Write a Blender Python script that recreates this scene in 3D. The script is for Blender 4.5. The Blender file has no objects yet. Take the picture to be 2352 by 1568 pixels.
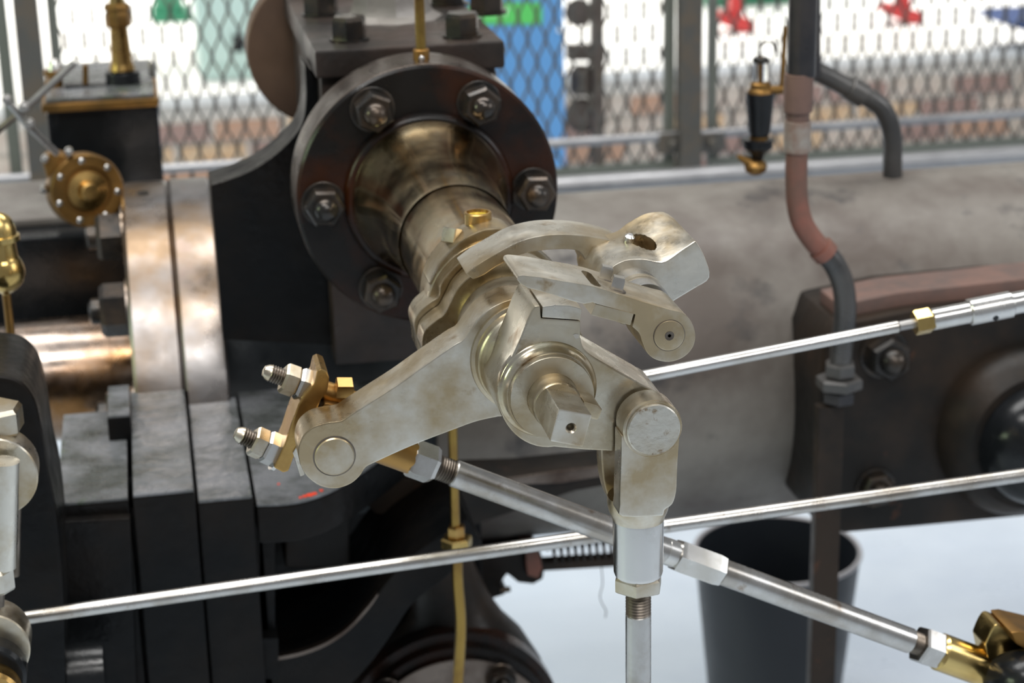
import bpy, bmesh, math, random
from mathutils import Vector, Matrix
random.seed(7)
PI = math.pi
sc = bpy.context.scene
COL = sc.collection

# ------------------------------------------------------------------ camera
F = 4500.0
CX, CY = 1176.0, 784.0
CZ = 1.77
yc = Vector((268 - CX, CY + 720, -F)).normalized()          # world Y seen by the camera
t = Vector((300, 0, -F))
dz = -(yc.x * 300 + yc.z * -F) / yc.y
zc = -Vector((300, dz, -F)).normalized()
if zc.y < 0: zc = -zc
xc = yc.cross(zc).normalized()
RW = Matrix((xc, yc, zc))                                     # camera axes -> world axes
cam_d = bpy.data.cameras.new('camera'); cam = bpy.data.objects.new('camera', cam_d); COL.objects.link(cam)
cam_d.sensor_width = 36; cam_d.lens = F / 2352 * 36
cam_d.clip_start = 0.05; cam_d.clip_end = 100
m4 = RW.to_4x4(); m4.translation = Vector((0, 0, CZ)); cam.matrix_world = m4
sc.camera = cam
cam_d.dof.use_dof = True; cam_d.dof.focus_distance = 1.50; cam_d.dof.aperture_fstop = 7.5

def P(u, v, Y):
    d = RW @ Vector((u - CX, CY - v, -F))
    return Vector((0, 0, CZ)) + d * (Y / d.y)
def PZ(u, v, z):
    d = RW @ Vector((u - CX, CY - v, -F))
    return Vector((0, 0, CZ)) + d * ((z - CZ) / d.z)
def M(px, p):                                                # metres spanned by px pixels at point p
    q = RW.transposed() @ (p - Vector((0, 0, CZ)))
    return px * -q.z / F
def MY(px, Y): return M(px, P(CX, CY, Y))

# ------------------------------------------------------------------ world, light, exposure
sc.view_settings.view_transform = 'Standard'; sc.view_settings.look = 'None'
sc.view_settings.gamma = 1; sc.view_settings.use_curve_mapping = False
sc.view_settings.exposure = 0.0
w = bpy.data.worlds.new('world'); sc.world = w; w.use_nodes = True
w.node_tree.nodes['Background'].inputs[0].default_value = (0.93, 0.96, 1.0, 1)
w.node_tree.nodes['Background'].inputs[1].default_value = 0.31
try:
    sc.cycles.use_denoising = True
    sc.cycles.max_bounces = 8; sc.cycles.sample_clamp_indirect = 4
except Exception: pass

def area(name, loc, target, sx, sy, power, col=(1, 1, 1)):
    l = bpy.data.lights.new(name, 'AREA'); l.shape = 'RECTANGLE'; l.size = sx; l.size_y = sy
    l.energy = power; l.color = col
    o = bpy.data.objects.new(name, l); COL.objects.link(o); o.location = loc
    d = Vector(target) - Vector(loc); o.rotation_euler = d.to_track_quat('-Z', 'Y').to_euler(); return o
area('roof_light', (0.4, 3.2, 5.2), (0.3, 1.9, 1.0), 5.0, 1.3, 190, (1, 0.99, 0.97))
area('roof_light', (-0.6, 0.6, 4.6), (0.1, 1.8, 1.0), 2.4, 0.4, 85, (1, 0.98, 0.95))
area('roof_light', (0.9, -1.6, 4.4), (0.1, 1.8, 1.0), 2.6, 0.45, 70, (1, 0.98, 0.95))
area('window_light', (-4.2, 1.6, 2.6), (0, 1.9, 1.0), 1.2, 1.2, 42, (0.82, 1.0, 0.62))
area('window_light', (4.6, 0.2, 3.0), (0.3, 2.0, 0.9), 2.0, 1.6, 45, (0.95, 0.97, 1))
hl = area('hall_light', (0.5, 12.5, 7.5), (0.5, 12.6, 0.0), 14, 9, 2100, (1, 0.99, 0.96)); hl.data.spread = math.radians(95)

# ------------------------------------------------------------------ materials
MATS = {}
def mat(name, col, col2=None, amt=0.5, sc_=6.0, metal=0.0, rough=0.4, bump=0.0, bscale=60.0, col3=None, amt3=0.3, sc3=14.0, spec=0.5, stretch=None, roughvar=0.12, coat=0.0):
    m = bpy.data.materials.new(name); m.use_nodes = True; nt = m.node_tree; N = nt.nodes; L = nt.links
    b = N['Principled BSDF']
    b.inputs['Metallic'].default_value = metal; b.inputs['Specular IOR Level'].default_value = spec
    if coat: b.inputs['Coat Weight'].default_value = coat; b.inputs['Coat Roughness'].default_value = 0.12
    tc = N.new('ShaderNodeTexCoord'); src = tc.outputs['Object']
    if stretch:
        mp = N.new('ShaderNodeMapping'); mp.inputs['Scale'].default_value = stretch; L.new(src, mp.inputs[0]); src = mp.outputs[0]
    def noise(s, det=5, off=0.0):
        n = N.new('ShaderNodeTexNoise'); n.inputs['Scale'].default_value = s; n.inputs['Detail'].default_value = det
        n.inputs['Roughness'].default_value = 0.6
        if off:
            mp2 = N.new('ShaderNodeMapping'); mp2.inputs['Location'].default_value = (off, off, off); L.new(src, mp2.inputs[0]); L.new(mp2.outputs[0], n.inputs['Vector'])
        else: L.new(src, n.inputs['Vector'])
        return n
    def ramp(n, lo, hi):
        r = N.new('ShaderNodeMapRange'); r.inputs[1].default_value = lo; r.inputs[2].default_value = hi
        L.new(n.outputs['Fac'], r.inputs[0]); return r
    cur = None
    def rgb(c):
        r = N.new('ShaderNodeRGB'); r.outputs[0].default_value = (*c, 1); return r.outputs[0]
    cur = rgb(col)
    if col2:
        n = noise(sc_); c = 0.62 - 0.24 * amt; r = ramp(n, c - 0.09, c + 0.13)
        mx = N.new('ShaderNodeMix'); mx.data_type = 'RGBA'; L.new(r.outputs[0], mx.inputs[0]); L.new(cur, mx.inputs[6]); L.new(rgb(col2), mx.inputs[7]); cur = mx.outputs[2]
    if col3:
        n = noise(sc3, 6, 3.7); c = 0.66 - 0.24 * amt3; r = ramp(n, c - 0.03, c + 0.08)
        mx = N.new('ShaderNodeMix'); mx.data_type = 'RGBA'; L.new(r.outputs[0], mx.inputs[0]); L.new(cur, mx.inputs[6]); L.new(rgb(col3), mx.inputs[7]); cur = mx.outputs[2]
    L.new(cur, b.inputs['Base Color'])
    n = noise(bscale * 0.4, 4, 1.3)
    r = N.new('ShaderNodeMapRange'); r.inputs[1].default_value = 0.3; r.inputs[2].default_value = 0.7
    r.inputs[3].default_value = max(0.03, rough - roughvar); r.inputs[4].default_value = min(1, rough + roughvar)
    L.new(n.outputs['Fac'], r.inputs[0]); L.new(r.outputs[0], b.inputs['Roughness'])
    if bump:
        n = noise(bscale, 4, 7.1); bp = N.new('ShaderNodeBump'); bp.inputs['Strength'].default_value = bump; bp.inputs['Distance'].default_value = 0.004
        L.new(n.outputs['Fac'], bp.inputs['Height']); L.new(bp.outputs[0], b.inputs['Normal'])
    MATS[name] = m; return m

mat('oiled_steel', (0.68, 0.65, 0.575), (0.44, 0.35, 0.22), 0.55, 13, 1, 0.33, 0.05, 90, (0.34, 0.24, 0.13), 0.05, 30)
mat('stained_steel', (0.60, 0.555, 0.455), (0.40, 0.31, 0.18), 0.55, 11, 1, 0.30, 0.06, 70, (0.30, 0.20, 0.10), 0.15, 25)
mat('golden_steel', (0.72, 0.58, 0.35), (0.50, 0.30, 0.11), 0.45, 9, 1, 0.20, 0.03, 40, (0.62, 0.54, 0.38), 0.3, 12, coat=0.4)
mat('clean_steel', (0.64, 0.63, 0.61), (0.5, 0.48, 0.44), 0.35, 16, 1, 0.26, 0.0, 60, roughvar=0.05)
mat('rod_steel', (0.52,0.51,0.49), (0.36,0.33,0.29), 0.4, 18, 1, 0.27, 0.0, 60, (0.22, 0.15, 0.10), 0.02, 45, roughvar=0.05)
mat('dimpled_steel', (0.60, 0.575, 0.51), (0.50, 0.44, 0.34), 0.4, 18, 1, 0.34, 0.14, 110, (0.26, 0.17, 0.09), 0.25, 110)
mat('thread_steel', (0.22, 0.19, 0.16), (0.12, 0.10, 0.08), 0.5, 40, 1, 0.4, 0.05, 90)
mat('brass', (0.48, 0.31, 0.11), (0.36, 0.21, 0.07), 0.45, 16, 1, 0.30, 0.04, 70)
mat('bright_brass', (0.58, 0.43, 0.17), (0.42, 0.28, 0.09), 0.35, 12, 1, 0.22, 0.03, 60)
mat('pipe_brass', (0.32, 0.21, 0.06), (0.17, 0.09, 0.035), 0.4, 12, 1, 0.35, 0.03, 60)
mat('bronze_dull', (0.30, 0.16, 0.045), (0.17, 0.10, 0.035), 0.5, 18, 0.9, 0.42, 0.05, 50)
mat('oil', (0.55, 0.40, 0.05), None, metal=0.2, rough=0.06, roughvar=0.02)
mat('black_iron', (0.004, 0.0045, 0.005), (0.009, 0.0075, 0.0065), 0.45, 9, 0.0, 0.36, 0.35, 55, None, spec=0.14)
mat('black_flange', (0.007, 0.006, 0.0055), (0.030, 0.009, 0.003), 0.40, 10, 0.0, 0.28, 0.12, 45, spec=0.25)
mat('flange_rim', (0.16, 0.13, 0.11), (0.07, 0.05, 0.04), 0.5, 12, 0.9, 0.3, 0.08, 60)
mat('dark_nut', (0.03, 0.028, 0.026), (0.07, 0.05, 0.035), 0.4, 30, 0.7, 0.3, 0.1, 60, spec=0.7)
mat('chest_iron', (0.022, 0.018, 0.016), (0.05, 0.034, 0.027), 0.5, 8, 0.2, 0.38, 0.3, 45, spec=0.4)
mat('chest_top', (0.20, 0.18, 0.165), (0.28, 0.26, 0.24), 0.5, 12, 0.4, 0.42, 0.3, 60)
mat('brown_disc', (0.14, 0.085, 0.055), (0.09, 0.055, 0.038), 0.5, 6, 0.35, 0.5, 0.1, 40)
mat('grey_barrel', (0.055, 0.062, 0.068), (0.025, 0.03, 0.034), 0.5, 7, 0.3, 0.36, 0.15, 50, (0.17, 0.18, 0.18), 0.05, 16)
mat('bed_top_sheen', (0.15, 0.155, 0.165), (0.05, 0.055, 0.052), 0.5, 14, 0.0, 0.24, 0.9, 42, (0.05, 0.085, 0.03), 0.15, 10)  # sheen of light on black tops, put into a lighter base colour
mat('ring_steel', (0.27, 0.255, 0.25), (0.20, 0.14, 0.09), 0.5, 6, 1, 0.34, 0.06, 40, (0.26, 0.20, 0.17), 0.15, 16)
mat('gland_steel', (0.36, 0.30, 0.26), (0.24, 0.125, 0.05), 0.55, 7, 1, 0.26, 0.05, 40)
mat('lagging', (0.21, 0.195, 0.172), (0.10, 0.082, 0.07), 0.55, 4, 0.0, 0.5, 0.35, 26, (0.055, 0.05, 0.048), 0.28, 9, spec=0.35)
mat('lagging_low', (0.12, 0.10, 0.088), (0.055, 0.048, 0.043), 0.5, 5, 0.1, 0.5, 0.3, 26, (0.20, 0.15, 0.12), 0.2, 8)
mat('dark_casting', (0.010, 0.009, 0.008), (0.028, 0.019, 0.013), 0.5, 7, 0.0, 0.45, 0.35, 35, (0.10, 0.04, 0.02), 0.02, 20, spec=0.2)
mat('gloss_black', (0.006, 0.007, 0.008), (0.012, 0.013, 0.015), 0.4, 9, 0.0, 0.22, 0.2, 30, spec=0.3)
mat('rust_ledge', (0.16, 0.09, 0.07), (0.10, 0.07, 0.06), 0.5, 14, 0.0, 0.6, 0.3, 40)
mat('copper_rust', (0.22, 0.09, 0.065), (0.14, 0.08, 0.06), 0.5, 14, 0.2, 0.55, 0.25, 60)
mat('pipe_black', (0.028, 0.028, 0.032), (0.05, 0.045, 0.045), 0.4, 16, 0.4, 0.35, 0.08, 60)
mat('pipe_grey', (0.06, 0.06, 0.06), (0.10, 0.095, 0.09), 0.4, 9, 0.45, 0.33, 0.08, 60)
mat('pipe_pale', (0.30, 0.28, 0.25), (0.20, 0.12, 0.09), 0.5, 22, 0.2, 0.55, 0.2, 60)
mat('rust_pipe', (0.16, 0.095, 0.075), (0.11, 0.07, 0.06), 0.5, 18, 0.2, 0.6, 0.25, 60)
mat('fence_iron', (0.075, 0.073, 0.068), (0.10, 0.08, 0.06), 0.4, 20, 0.1, 0.55)
mat('fence_green', (0.13, 0.14, 0.12), None, rough=0.5)
mat('fence_tube', (0.34, 0.34, 0.35), (0.25, 0.25, 0.26), 0.4, 8, 0.8, 0.4)
mat('floor_paint', (0.54, 0.60, 0.67), (0.48, 0.54, 0.62), 0.5, 2.2, 0, 0.38, 0.04, 20)
mat('white_floor', (0.80, 0.79, 0.76), (0.74, 0.71, 0.66), 0.4, 1.5, 0, 0.5)
mat('mortar', (0.62, 0.57, 0.51), None, rough=0.8)
BR = [mat('brick_orange', (0.50, 0.29, 0.19), (0.44, 0.28, 0.2), 0.5, 20, 0, 0.8), mat('brick_red', (0.36, 0.23, 0.19), (0.32, 0.21, 0.18), 0.5, 20, 0, 0.8),
      mat('brick_buff', (0.62, 0.46, 0.30), (0.58, 0.36, 0.2), 0.5, 20, 0, 0.8), mat('brick_pale', (0.60, 0.52, 0.44), (0.5, 0.4, 0.33), 0.5, 20, 0, 0.8)]
mat('blue_paint', (0.11, 0.30, 0.60), None, rough=0.4)
mat('green_sign', (0.10, 0.55, 0.12), None, rough=0.5)
mat('white_paint', (0.85, 0.86, 0.84), None, rough=0.5)
mat('teal_paint', (0.52, 0.68, 0.64), None, rough=0.5)
mat('green_paint', (0.03, 0.22, 0.12), None, rough=0.4)
mat('red_paint', (0.50, 0.03, 0.03), None, rough=0.4)
mat('navy_paint', (0.02, 0.05, 0.16), None, rough=0.4)
mat('brown_iron', (0.08, 0.06, 0.045), (0.13, 0.10, 0.08), 0.4, 9, 0.2, 0.55)
mat('bucket_black', (0.018, 0.022, 0.028), None, rough=0.42, roughvar=0.05)
mat('bucket_rim', (0.35, 0.34, 0.35), None, rough=0.4)
mat('orange_paint', (0.75, 0.06, 0.02), None, rough=0.5)
mat('spring_steel', (0.35, 0.34, 0.33), None, metal=0.8, rough=0.35)

# glass
g = bpy.data.materials.new('glass'); g.use_nodes = True
gb = g.node_tree.nodes['Principled BSDF']; gb.inputs['Transmission Weight'].default_value = 1; gb.inputs['Roughness'].default_value = 0.02; gb.inputs['IOR'].default_value = 1.45
MATS['glass'] = g

# ------------------------------------------------------------------ object helpers
def finish(bm, name, mname, parent=None, angle=38, label=None, wn=True):
    bmesh.ops.recalc_face_normals(bm, faces=bm.faces)
    me = bpy.data.meshes.new(name); bm.to_mesh(me); bm.free()
    for p in me.polygons: p.use_smooth = True
    me.set_sharp_from_angle(angle=math.radians(angle))
    me.materials.append(MATS[mname])
    o = bpy.data.objects.new(name, me); COL.objects.link(o)
    if parent is not None:
        o.parent = parent
        if parent.type == 'EMPTY': o.location = -parent.location
    if wn:
        md = o.modifiers.new('weighted_normal', 'WEIGHTED_NORMAL'); md.keep_sharp = True
    if label: o['label'] = label
    return o
def thing(name, label, cat, loc, group=None):
    o = bpy.data.objects.new(name, None); COL.objects.link(o); o.location = loc
    o.empty_display_size = 0.02
    o['label'] = label; o['category'] = cat
    if group: o['group'] = group
    return o
def structure(o):
    o['kind'] = 'structure'; return o
def frame(axis):
    a = Vector(axis).normalized()
    u = a.cross(Vector((0, 0, 1)))
    if u.length < 0.05: u = a.cross(Vector((0, 1, 0)))
    u.normalize(); v = a.cross(u).normalized()
    return a, u, v
def bev(bm, wdt, seg=2, ang=35):
    if wdt <= 0: return
    es = [e for e in bm.edges if len(e.link_faces) == 2 and e.calc_face_angle(0) > math.radians(ang)]
    bmesh.ops.bevel(bm, geom=es, offset=wdt, segments=seg, affect='EDGES', profile=0.6, clamp_overlap=True)
def add_lathe(bm, prof, org, axis, seg=48):
    """prof: list of (t, r) along axis from org"""
    a, u, v = frame(axis); org = Vector(org); rings = []
    for (tt, r) in prof:
        c = org + a * tt
        if r < 1e-6: rings.append([bm.verts.new(c)])
        else: rings.append([bm.verts.new(c + (u * math.cos(2*PI*k/seg) + v * math.sin(2*PI*k/seg)) * r) for k in range(seg)])
    for i in range(len(rings) - 1):
        A, B = rings[i], rings[i + 1]
        for k in range(seg):
            k2 = (k + 1) % seg
            if len(A) == 1 and len(B) == 1: continue
            if len(A) == 1: bm.faces.new((A[0], B[k], B[k2]))
            elif len(B) == 1: bm.faces.new((A[k], A[k2], B[0]))
            else: bm.faces.new((A[k], A[k2], B[k2], B[k]))
    if len(rings[0]) > 1: bm.faces.new(rings[0])
    if len(rings[-1]) > 1: bm.faces.new(rings[-1])
def lathe(name, prof, org, axis, m, parent=None, seg=56, label=None, angle=38):
    bm = bmesh.new(); add_lathe(bm, prof, org, axis, seg); return finish(bm, name, m, parent, angle, label)
def cyl_prof(L, r, c=0.001):
    return [(0, r - c), (c, r), (L - c, r), (L, r - c)]
def add_hex(bm, c, axis, L, af, ch=0.12, rot=0.0, n=6):
    """nut/bolt-head prism; af = across corners radius; chamfered outer end"""
    a, u, v = frame(axis); c = Vector(c); rr = []
    steps = [(0, 1 - ch*0.6), (L * 0.10, 1), (L * 0.84, 1), (L, 1 - ch)]
    for (tt, s) in steps:
        rr.append([bm.verts.new(c + a * tt + (u * math.cos(rot + 2*PI*k/n) + v * math.sin(rot + 2*PI*k/n)) * af * s) for k in range(n)])
    for i in range(3):
        for k in range(n):
            bm.faces.new((rr[i][k], rr[i][(k+1) % n], rr[i+1][(k+1) % n], rr[i+1][k]))
    bm.faces.new(rr[0]); bm.faces.new(rr[3])
def nut(name, c, axis, L, af, m, parent=None, rot=0.0, n=6, label=None, b=0.0006, ch=0.12):
    bm = bmesh.new(); add_hex(bm, c, axis, L, af, ch, rot, n); bev(bm, b, 1, 20); return finish(bm, name, m, parent, 25, label)
def add_prism(bm, pts_front, off):
    """closed polygon of world points swept by vector off"""
    A = [bm.verts.new(p) for p in pts_front]; B = [bm.verts.new(p + off) for p in pts_front]; n = len(A)
    bm.faces.new(A); bm.faces.new(B[::-1])
    for k in range(n): bm.faces.new((A[k], B[k], B[(k+1) % n], A[(k+1) % n]))
def plate(name, px, Y, thick, m, parent=None, b=0.0012, label=None, seg=2):
    """outline given on the plane y=Y, extruded away from the camera"""
    bm = bmesh.new(); pts = []
    for (u, v) in px:
        p = P(u, v, Y)
        if not pts or (p - pts[-1]).length > 1e-4: pts.append(p)
    add_prism(bm, pts, Vector((0, thick, 0))); bmesh.ops.recalc_face_normals(bm, faces=bm.faces); bev(bm, b, seg, 28)
    return finish(bm, name, m, parent, 30, label)
def slab(name, pts, z0, z1, m, parent=None, b=0.002, label=None):
    """outline as (x,y) world list, extruded vertically"""
    bm = bmesh.new(); add_prism(bm, [Vector((x, y, z0)) for x, y in pts], Vector((0, 0, z1 - z0))); bmesh.ops.recalc_face_normals(bm, faces=bm.faces)
    bev(bm, b, 2, 28); return finish(bm, name, m, parent, 30, label)
def box(name, lo, hi, m, parent=None, b=0.002, label=None):
    return slab(name, [(lo[0], lo[1]), (hi[0], lo[1]), (hi[0], hi[1]), (lo[0], hi[1])], lo[2], hi[2], m, parent, b, label)
def boxpx(name, u0, v0, u1, v1, Y, thick, m, parent=None, b=0.002, label=None):
    return plate(name, [(u0, v0), (u1, v0), (u1, v1), (u0, v1)], Y, thick, m, parent, b, label)
def arc(cx, cy, r, a0, a1, n=16, ry=None):
    ry = ry or r
    return [(cx + r * math.cos(math.radians(a0 + (a1 - a0) * k / n)), cy + ry * math.sin(math.radians(a0 + (a1 - a0) * k / n))) for k in range(n + 1)]
def spline(pts, n=6):
    out = []; L_ = len(pts)
    g = lambda i: pts[max(0, min(L_ - 1, i))]
    for i in range(L_ - 1):
        p0, p1, p2, p3 = g(i-1), g(i), g(i+1), g(i+2)
        for k in range(n):
            s = k / n
            out.append(tuple(0.5 * ((2*b_) + (-a_ + c_) * s + (2*a_ - 5*b_ + 4*c_ - d_) * s*s + (-a_ + 3*b_ - 3*c_ + d_) * s**3) for a_, b_, c_, d_ in zip(p0, p1, p2, p3)))
    out.append(tuple(pts[-1])); return out
def add_tube(bm, path, r, seg=20, cap=True):
    path = [Vector(p) for p in path]; rings = []; n = len(path); u = None
    for i, p in enumerate(path):
        a = (path[min(i+1, n-1)] - path[max(i-1, 0)]).normalized()
        if u is None: _, u, _v = frame(a)
        u = (u - a * u.dot(a)).normalized(); v = a.cross(u)
        rr = r[i] if isinstance(r, (list, tuple)) else r
        rings.append([bm.verts.new(p + (u * math.cos(2*PI*k/seg) + v * math.sin(2*PI*k/seg)) * rr) for k in range(seg)])
    for i in range(n - 1):
        for k in range(seg):
            bm.faces.new((rings[i][k], rings[i][(k+1) % seg], rings[i+1][(k+1) % seg], rings[i+1][k]))
    if cap: bm.faces.new(rings[0][::-1]); bm.faces.new(rings[-1])
def tube(name, path, r, m, parent=None, seg=24, label=None):
    bm = bmesh.new(); add_tube(bm, path, r, seg); return finish(bm, name, m, parent, 38, label)
def cyl(name, p0, p1, r, m, parent=None, seg=48, label=None, c=0.0012):
    p0, p1 = Vector(p0), Vector(p1); L_ = (p1 - p0).length
    return lathe(name, cyl_prof(L_, r, c), p0, p1 - p0, m, parent, seg, label)
def thread(name, p0, p1, r, m, parent=None, pitch=0.0018, depth=0.0006):
    p0, p1 = Vector(p0), Vector(p1); L_ = (p1 - p0).length; n = max(3, int(L_ / pitch)); prof = []
    for k in range(n):
        prof += [(L_ * k / n, r - depth), (L_ * (k + 0.5) / n, r)]
    prof.append((L_, r - depth))
    return lathe(name, prof, p0, p1 - p0, m, parent, 32, None, 80)
def cut(o, cutter_bm):
    """bores a real recess: exact boolean, applied straight away, the cutter is deleted"""
    bmesh.ops.recalc_face_normals(cutter_bm, faces=cutter_bm.faces)
    me = bpy.data.meshes.new('cutter'); cutter_bm.to_mesh(me); cutter_bm.free()
    c = bpy.data.objects.new('cutter', me); COL.objects.link(c); c.matrix_world = Matrix.Identity(4)
    par, loc = o.parent, o.location.copy(); o.parent = None; o.location = (0, 0, 0)
    mods = [(md.type) for md in o.modifiers]; o.modifiers.clear()
    md = o.modifiers.new('bore', 'BOOLEAN'); md.operation = 'DIFFERENCE'; md.object = c; md.solver = 'EXACT'
    bpy.context.view_layer.update(); dg = bpy.context.evaluated_depsgraph_get()
    nm = bpy.data.meshes.new_from_object(o.evaluated_get(dg)); o.modifiers.clear(); nm.name = o.data.name; o.data = nm
    nm.set_sharp_from_angle(angle=math.radians(30))
    o.parent = par; o.location = loc
    bpy.data.objects.remove(c); bpy.data.meshes.remove(me)
    wn = o.modifiers.new('weighted_normal', 'WEIGHTED_NORMAL'); wn.keep_sharp = True

Yv = Vector((0, 1, 0)); Xv = Vector((1, 0, 0)); Zv = Vector((0, 0, 1))
AX0 = P(985, 450, 2.0)
def AX(Y): return Vector((AX0.x, Y, AX0.z))
def proj(p):
    q_ = RW.transposed() @ (Vector(p) - Vector((0, 0, CZ))); return (CX + F * q_.x / -q_.z, CY - F * q_.y / -q_.z)
def axpx(Y): return proj(AX(Y))
KAP = -(RW.transposed() @ (AX0 - Vector((0, 0, CZ)))).z / (2 * -yc.z)
def Yt(y): return 2.0 - KAP * (2.0 - y)      # distance measured in axis lengths -> world Y
def rpx(px, Y): return M(px, AX(Y))

# ================================================================== SETTING
YW = PZ(1700, 400, 0).y; ZW = P(1700, 165, YW).z; zt = ZW
structure(box('floor', (-8, -3, -0.05), (10, YW + 0.1, 0), 'floor_paint', b=0))
rf = structure(box('floor', (-10, YW + 0.1, -0.05), (14, 22, ZW), 'white_floor', b=0)); rf.name = 'floor_raised'
wb = structure(box('wall_back', (-6, YW, 0), (10, YW + 0.099, ZW), 'mortar', b=0))
structure(box('trim_1', (-6, YW - 0.03, ZW), (10, YW + 0.15, ZW + 0.035), 'white_floor', b=0.004))
bmeshes = []
for k in range(4):
    bm = bmesh.new(); add_prism(bm, [Vector((0, 0, 0)), Vector((0.225, 0, 0)), Vector((0.225, 0, 0.062)), Vector((0, 0, 0.062))], Vector((0, 0.03, 0)))
    bev(bm, 0.004, 1); bmesh.ops.recalc_face_normals(bm, faces=bm.faces)
    me = bpy.data.meshes.new('brick'); bm.to_mesh(me); bm.free(); me.materials.append(BR[k]); bmeshes.append(me)
nr = int(ZW / 0.082); x_first = P(-100, 300, YW).x; nc = int((P(2480, 200, YW).x - x_first) / 0.25) + 1
print('bricks', nr, nc, 'wall', YW, ZW)
for r in range(nr):
    for c in range(nc):
        x = x_first + c * 0.25 + (0.125 if r % 2 else 0) + random.uniform(-.004, .004)
        o = bpy.data.objects.new('brick', bmeshes[random.choice([0, 1, 1, 2, 3, 3])]); COL.objects.link(o); o.parent = wb
        o.location = (x, YW - 0.014 - random.random() * 0.006, 0.008 + r * 0.082)
# far wall closes the hall; made taller, out of view, so metal tops reflect it
structure(box('wall_far', (-10, 21.5, 0.3), (14, 22, 11), 'white_floor', b=0))

# blue cabinet behind the fence
Yb = 5.5
t = thing('cabinet', 'tall blue metal cabinet with a green sign, behind the mesh fence', 'cabinet', P(1180, 400, Yb).xy.to_3d())
pa, pb = P(1010, -200, Yb), P(1300, 380, Yb)
box('body', (pa.x, Yb, 0), (pb.x, Yb + 0.5, pa.z), 'blue_paint', t, 0.006)
sg = plate('sign', [(1075, 5), (1245, 5), (1245, 56), (1075, 56)], Yb - 0.004, 0.003, 'green_sign', t, 0, 'green sign with white lettering')
tx = bpy.data.curves.new('letters', 'FONT'); tx.body = 'NWAY'; tx.size = M(30, P(1100, 30, Yb)); tx.extrude = 0.0005
to = bpy.data.objects.new('letters', tx); COL.objects.link(to); bpy.context.view_layer.update()
tme = bpy.data.meshes.new_from_object(to.evaluated_get(bpy.context.evaluated_depsgraph_get())); bpy.data.objects.remove(to); bpy.data.curves.remove(tx)
to = bpy.data.objects.new('lettering', tme); COL.objects.link(to); to.parent = sg; to.location = -t.location * 0; to.location = P(1079, 41, Yb - 0.0055)
to.rotation_euler = (PI / 2, 0, 0); tme.materials.clear(); tme.materials.append(MATS['white_paint'])
pr = P(1285, 70, Yb - 0.006); cyl('lock', pr, pr + Yv * 0.01, 0.006, 'white_paint', t, 16)
# teal and green machines on the raised floor
t = thing('equipment_cabinet', 'pale teal metal cabinet behind the fence, left of the brown steam pipe flange', 'cabinet', PZ(530, 190, zt))
a, b_ = PZ(462, 186, zt), PZ(610, 186, zt)
box('body', (a.x, a.y, zt), (b_.x, a.y + 0.6, zt + 0.9), 'teal_paint', t, 0.01)
box('door', (a.x + 0.03, a.y - 0.012, zt + 0.06), (b_.x - 0.03, a.y, zt + 0.84), 'teal_paint', t, 0.004)
p = P(548, 100, a.y - 0.03); box('handle', (p.x - 0.02, p.y, p.z - 0.03), (p.x + 0.02, p.y + 0.02, p.z + 0.03), 'gloss_black', t, 0.003)
t = thing('small_machine', 'small dark green machine base beyond the fence, above the black oil box', 'machine', PZ(405, 52, zt))
a, b_ = PZ(352, 54, zt), PZ(442, 54, zt)
box('foot', (a.x, a.y, zt), (b_.x, a.y + 0.3, zt + 0.03), 'green_paint', t, 0.005)
p = (a + b_) / 2; lathe('body', [(0, 0.075), (0.05, 0.06), (0.12, 0.075), (0.30, 0.085)], (p.x - 0.01, p.y + 0.12, zt + 0.03), Zv, 'green_paint', t, 24)
cyl('shaft', (p.x + 0.06, p.y + 0.1, zt + 0.12), (p.x + 0.12, p.y + 0.1, zt + 0.12), 0.03, 'brown_iron', t, 20)
for (u, v, lab) in ((1693, 62, 'red painted stand with angled foot, beyond the fence beside the black post'), (2078, 42, 'red painted stand with angled foot, beyond the fence right of the grey bent pipe')):
    Yr = PZ(u, v + 12, zt).y; t = thing('machine_stand', lab, 'stand', P(u, v, Yr), 'red stands beyond the fence')
    plate('leg', [(u - 15, v - 140), (u + 15, v - 140), (u + 14, v - 10), (u - 14, v - 10)], Yr, 0.06, 'red_paint', t, 0.004)
    plate('foot', [(u - 42, v - 32), (u - 20, v - 30), (u + 14, v - 20), (u + 44, v - 12), (u + 42, v + 20), (u + 12, v + 12), (u - 20, v), (u - 40, v - 8)], Yr - 0.02, 0.10, 'red_paint', t, 0.006)
p = PZ(1900, 40, zt)
t = thing('machine_plinth', 'dark green machine skirt beyond the fence, at the top by the black pipe', 'machine', PZ(1740, 10, zt))
a, b_ = PZ(1625, 18, zt), PZ(1840, 8, zt); box('skirt', (a.x, a.y, zt + 0.002), (b_.x, a.y + 0.4, zt + 0.5), 'green_paint', t, 0.01)
box('cap', (a.x - 0.02, a.y - 0.02, zt + 0.5), (b_.x + 0.02, a.y + 0.42, zt + 0.53), 'green_paint', t, 0.006)
Yn = PZ(2400, 150, zt).y
t = thing('machine_nose', 'dark blue pointed machine corner beyond the fence at the right edge', 'machine', P(2345, 62, Yn))
plate('wedge', [(2312, 58), (2352, 46), (2480, 40), (2480, 120), (2400, 84), (2345, 68)], Yn, 0.3, 'navy_paint', t, 0.005)
plate('support', [(2420, 80), (2480, 80), (2480, 170), (2420, 150)], Yn + 0.06, 0.2, 'navy_paint', t, 0.005)
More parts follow.
